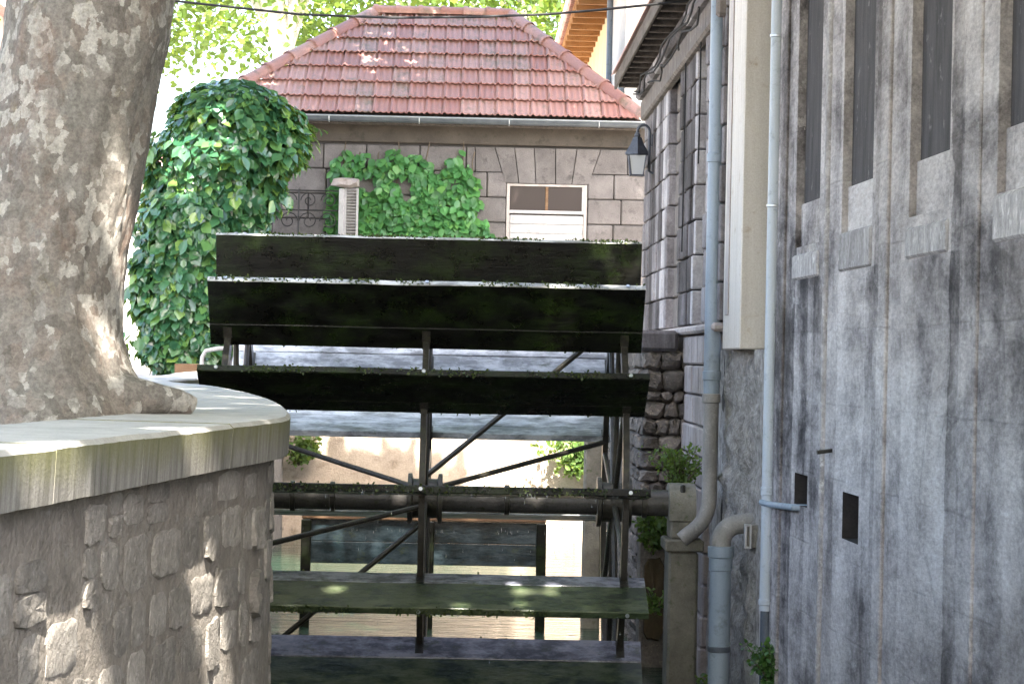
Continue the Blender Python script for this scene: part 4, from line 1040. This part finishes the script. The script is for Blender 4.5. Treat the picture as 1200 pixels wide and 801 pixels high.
for px,py in ((392,690),(404,692),(610,690),(622,691),(634,690),(385,776),(395,777),(480,790),(500,788)): GAPS.append((np.array(at(px,py,17.75)),-.09))
for px,py in ((222,190),(240,165),(255,185),(212,165),(238,185),(250,150),(228,172)): GAPS.append((np.array(at(px,py,32.4)),.12))
TS=np.array(to_sun)
def open_to_sun(P):
    keep=np.ones(len(P),bool)
    for g_,r_ in GAPS:
        d=P-g_; a_=d@TS; dist=np.linalg.norm(d-a_[:,None]*TS,axis=1); keep &= ~((a_>0)&(dist<r_+.17))
    return keep
def crown(name,tree,clumps,per,size,sig,mat,clip=True):
    P=[]; 
    for c in clumps: P.append(np.array(c)+rng.normal(0,1,(per,3))*np.array(sig))
    P=np.concatenate(P)
    if clip: P=P[P[:,2]>np.maximum(P[:,1],0)*.147+.75]
    n=len(P); NN_=rdir(n)*.8+np.array([0,0,.7]); TT=rdir(n)+np.array([0,0,-.5]); NN_/=np.linalg.norm(NN_,axis=1,keepdims=True); t2=TT-NN_*(TT*NN_).sum(1,keepdims=True); t2/=np.linalg.norm(t2,axis=1,keepdims=True)
    k_=open_to_sun(P+t2*size*.5); P,NN_,TT=P[k_],NN_[k_],TT[k_]; n=len(P)
    return leaves(name,P,NN_,TT,rng.uniform(size*.7,size*1.3,n),mat,tree)
def limbs(tree,base,clumps,mat,r0,k=7):
    cs=sorted(clumps,key=lambda c:random.random())[:k]
    for c in cs:
        b=Vector(base); c=Vector(c); mid=b.lerp(c,.5)+Vector((random.uniform(-.3,.3),random.uniform(-.3,.3),.5))
        pts=[b,b.lerp(mid,.5)+Vector((0,0,.25)),mid,mid.lerp(c,.5)+Vector((0,0,.1)),c]
        mk('limb',MB().tube(pts,[r0,r0*.75,r0*.5,r0*.3,r0*.1],9),mat,tree,smooth=True)
def box_clumps(x0,x1,y0,y1,z0,z1,n,holes=()):
    out=[]
    while len(out)<n:
        x,y,z_=random.uniform(x0,x1),random.uniform(y0,y1),random.uniform(z0,z1)
        e=((x-(x0+x1)/2)/((x1-x0)/2))**2+((y-(y0+y1)/2)/((y1-y0)/2))**2
        if e<1.15: out.append((x,y,z_))
    return out
# the foreground tree: trunk traced from its outline, leaning to the right as it rises
pt=thing('plane_tree','thick mottled plane tree trunk leaning beside the canal wall coping','tree',(-1.42,8.15,ZG),'plane trees along the street')
TY=8.15
edge=[(-420,215,.27),(-200,209,.27),(0,205,.265),(45,199,.262),(81,189,.258),(144,180,.258),(210,168,.262),(245,162,.27),(300,151,.285),(350,147,.30),(395,147,.32),(430,157,.345),(455,172,.38),(480,185,.41),(520,195,.43)]
m=MB(); na=150; rows_=[]
ys_=np.linspace(-420,520,330)
for yy in ys_:
    rx=np.interp(yy,[e[0] for e in edge],[e[1] for e in edge]); r_=np.interp(yy,[e[0] for e in edge],[e[2] for e in edge])
    c=at(rx,yy,TY); cx=c.x-r_; z_=c.z
    for k in range(na):
        an=2*math.pi*k/na; d=Vector((math.cos(an),math.sin(an),0))
        q=1+.05*noise.noise(Vector((d.x*1.5,d.y*1.5,z_*1.3)))+.03*noise.noise(Vector((d.x*4,d.y*4,z_*4+3)))+.022*noise.noise(Vector((d.x*9,d.y*9,z_*10+3)))+.011*noise.noise(Vector((d.x*22,d.y*22,z_*26+8)))
        if z_<0:      # buttress roots
            fl=min(1,(-z_)/.3)**2; q+=fl*.16*max(0,math.cos(5*an+.6))
        # knots
        for (ka,kz,kr,kh) in ((-1.75,.62,.10,.05),(-1.3,.33,.09,.045),(-.9,.88,.12,.05),(-2.1,1.0,.1,.035),(-1.1,.05,.13,.04)):
            da=(an-ka+math.pi)%(2*math.pi)-math.pi; q+=kh*math.exp(-((da*.27)**2+(z_-kz)**2)/(kr*kr*.5))/.27*.5
        m.v.append((cx+d.x*r_*q,TY+d.y*r_*q,z_))
for i in range(len(ys_)-1):
    for k in range(na): m.f.append((i*na+k,i*na+(k+1)%na,(i+1)*na+(k+1)%na,(i+1)*na+k))
mk('trunk',m,M['bark'],pt,smooth='all')
# root spreading over the coping
rp_=[at(118,470,8.0),at(158,468,8.03),at(186,467,8.06),at(208,470,8.09),at(224,475,8.12)]
m=MB().tube([tuple(p) for p in rp_],[.1,.075,.052,.04,.03],20)
m.v=[(x+.012*noise.noise(Vector((x*9,y*9,z_*9))),y,max(z_+.014*noise.noise(Vector((x*14,y*7,z_*14+5))),ZC-.0)) for x,y,z_ in m.v]
mk('root',m,M['bark'],pt,smooth=True)
cl=box_clumps(-6.5,3.6,1.5,16.8,5.0,8.8,150)
crown('crown',pt,cl,215,.24,(.55,.55,.4),M['plane'])
top=at(100,-420,TY); limbs(pt,(-1.15,TY,top.z-.25),cl,M['far_trunk'],.2,8)
def street_tree(label,x,y,zt,clumps,per,size,r0,clip=True,sig=(.55,.55,.4),tm='far_trunk'):
    t=thing('plane_tree',label,'tree',(x,y,ZG),'plane trees along the street')
    mk('trunk',MB().tube([(x+.02*math.sin(k),y,ZG-.1+(zt-ZG+.1)*k/8) for k in range(9)],[r0*1.35,r0*1.1]+[r0]*7,18),M[tm],t,smooth=True)
    limbs(t,(x,y,zt-.15),clumps,M[tm],r0*.7,9); crown('crown',t,clumps,per,size,sig,M['plane'],clip); return t
street_tree('unseen plane tree added behind the viewpoint to shade the canal',-3.4,-3.5,4.0,box_clumps(-6,3.4,-8.5,3.2,5.0,8.8,120),220,.24,.3)  # out of view, added for the shade it casts
street_tree('unseen plane tree added on the street to shade the cottage roof',-4.75,31.5,4.6,box_clumps(-5.5,4.2,28.8,37.5,7.0,10.2,190)+box_clumps(-7,.1,23.5,30.5,6.8,9.5,100)+box_clumps(-2.4,.9,24.4,29.4,6.8,9.4,55),150,.24,.25,sig=(.5,.45,.4))  # hidden tree, crown shaped to shade roof, ivy and quay
street_tree('tall pale plane tree behind the cottage ridge',-3.9,52,6.2,box_clumps(-8.5,-.5,48,57,6.3,13,85),230,.17,.24,False,(.6,.6,.42))
street_tree('broad sunlit plane tree behind the roof between the pale trunk and the soffit',1.0,58,5.5,box_clumps(-4,2.6,54,62,6.3,13,85),230,.17,.25,False,(.6,.6,.42))

# ------------------------------------------------------------------ overhead wire
WY=20.5; pts=[at(px,py,WY) for px,py in ((-260,-42),(60,-17),(210,2),(350,17),(460,21),(560,20),(640,17),(700,12),(760,6),(806,1))]
wr=mk('overhead_wire',MB().tube([tuple(p) for p in pts],.011,6),M['cable'],smooth=True); tag(wr,'thin black overhead wire sagging across the canal above the roof','wire')

# ------------------------------------------------------------------ plants and small things
def tuft(name,label,c,h,n,spread,mat,size=.05,stems=10,cat='plant',droop=.0):
    t=thing(name,label,cat,tuple(c),{'weed':'weeds growing on the canal masonry','grass_tuft':'grass tufts on the canal bank'}.get(name)); c=np.array(c); ps=[]; m=MB()
    for k in range(stems):
        tip=c+np.array([rng.normal(0,spread),rng.normal(0,spread*.6),h*rng.uniform(.55,1.0)-droop*rng.random()])
        mid=(c+tip)/2+np.array([0,0,h*.12]); m.tube([tuple(c),tuple(mid),tuple(tip)],[.006,.004,.002],5)
        for j in range(n//stems):
            u_=rng.uniform(.15,1); ps.append((1-u_)**2*c+2*u_*(1-u_)*mid+u_*u_*tip+rng.normal(0,spread*.22,3))
    mk('stem',m,M['stem'],t,smooth=True); P=np.array(ps); n_=len(P)
    leaves('foliage',P,rdir(n_)+np.array([0,-.5,.6]),rdir(n_)+np.array([0,0,.3]),rng.uniform(size*.6,size*1.3,n_),mat,t); return t
tuft('weed','tall green weed growing on the ledge above the axle bearing post',at(796,575,19.9),.36,1100,.1,M['weed'],.032,34)
tuft('shrub','small rounded leafy shrub at the foot of the stained wall under the rain pipe',at(906,812,16.6),.33,1500,.07,M['boxleaf'],.038,36,'shrub')
tuft('weed','small weed sprouting behind the foot of the bearing post',at(828,812,18.6),.13,120,.05,M['weed'],.035,8)
tuft('grass_tuft','pale grass hanging on the bank right of the wheel below the axle',at(763,650,20.9),.42,1100,.1,M['weed'],.045,34)
tuft('grass_tuft','small grass tuft beside the brown stained stone',at(768,720,20.6),.2,220,.06,M['weed'],.04,14)
tuft('weed','leafy weed on the quay wall at its left end near the canal wall',at(350,545,34.7),.4,420,.2,M['weed'],.08,18)
tuft('weed','broad green weed hanging over the quay wall right of the sunlit plaster',at(672,558,34.6),.55,800,.28,M['weed'],.08,26)
os_=stone_on(lambda u,v,d: Vector((u,20.95-d,v)),at(754,700,20.9).x,at(778,700,20.9).x,at(765,750,20.9).z,at(765,655,20.9).z,.04,M['rustymoss'],None,'stained_stone'); tag(os_,'brown stained stone block in the bank right of the wheel','stone')
mk('stone_bed',MB().box((1.44,20.96,ZW-.5),(1.9,21.4,-1.3),b=.03),M['rock'],os_)
hr=mk('handrail',MB().tube([tuple(at(px,py,22.6)) for px,py in ((236,432),(237,418),(241,411),(256,408),(262,408))],.018,8),M['whitewood'],smooth=True); tag(hr,'short bent white metal handrail beside the wheel on the street edge','handrail')
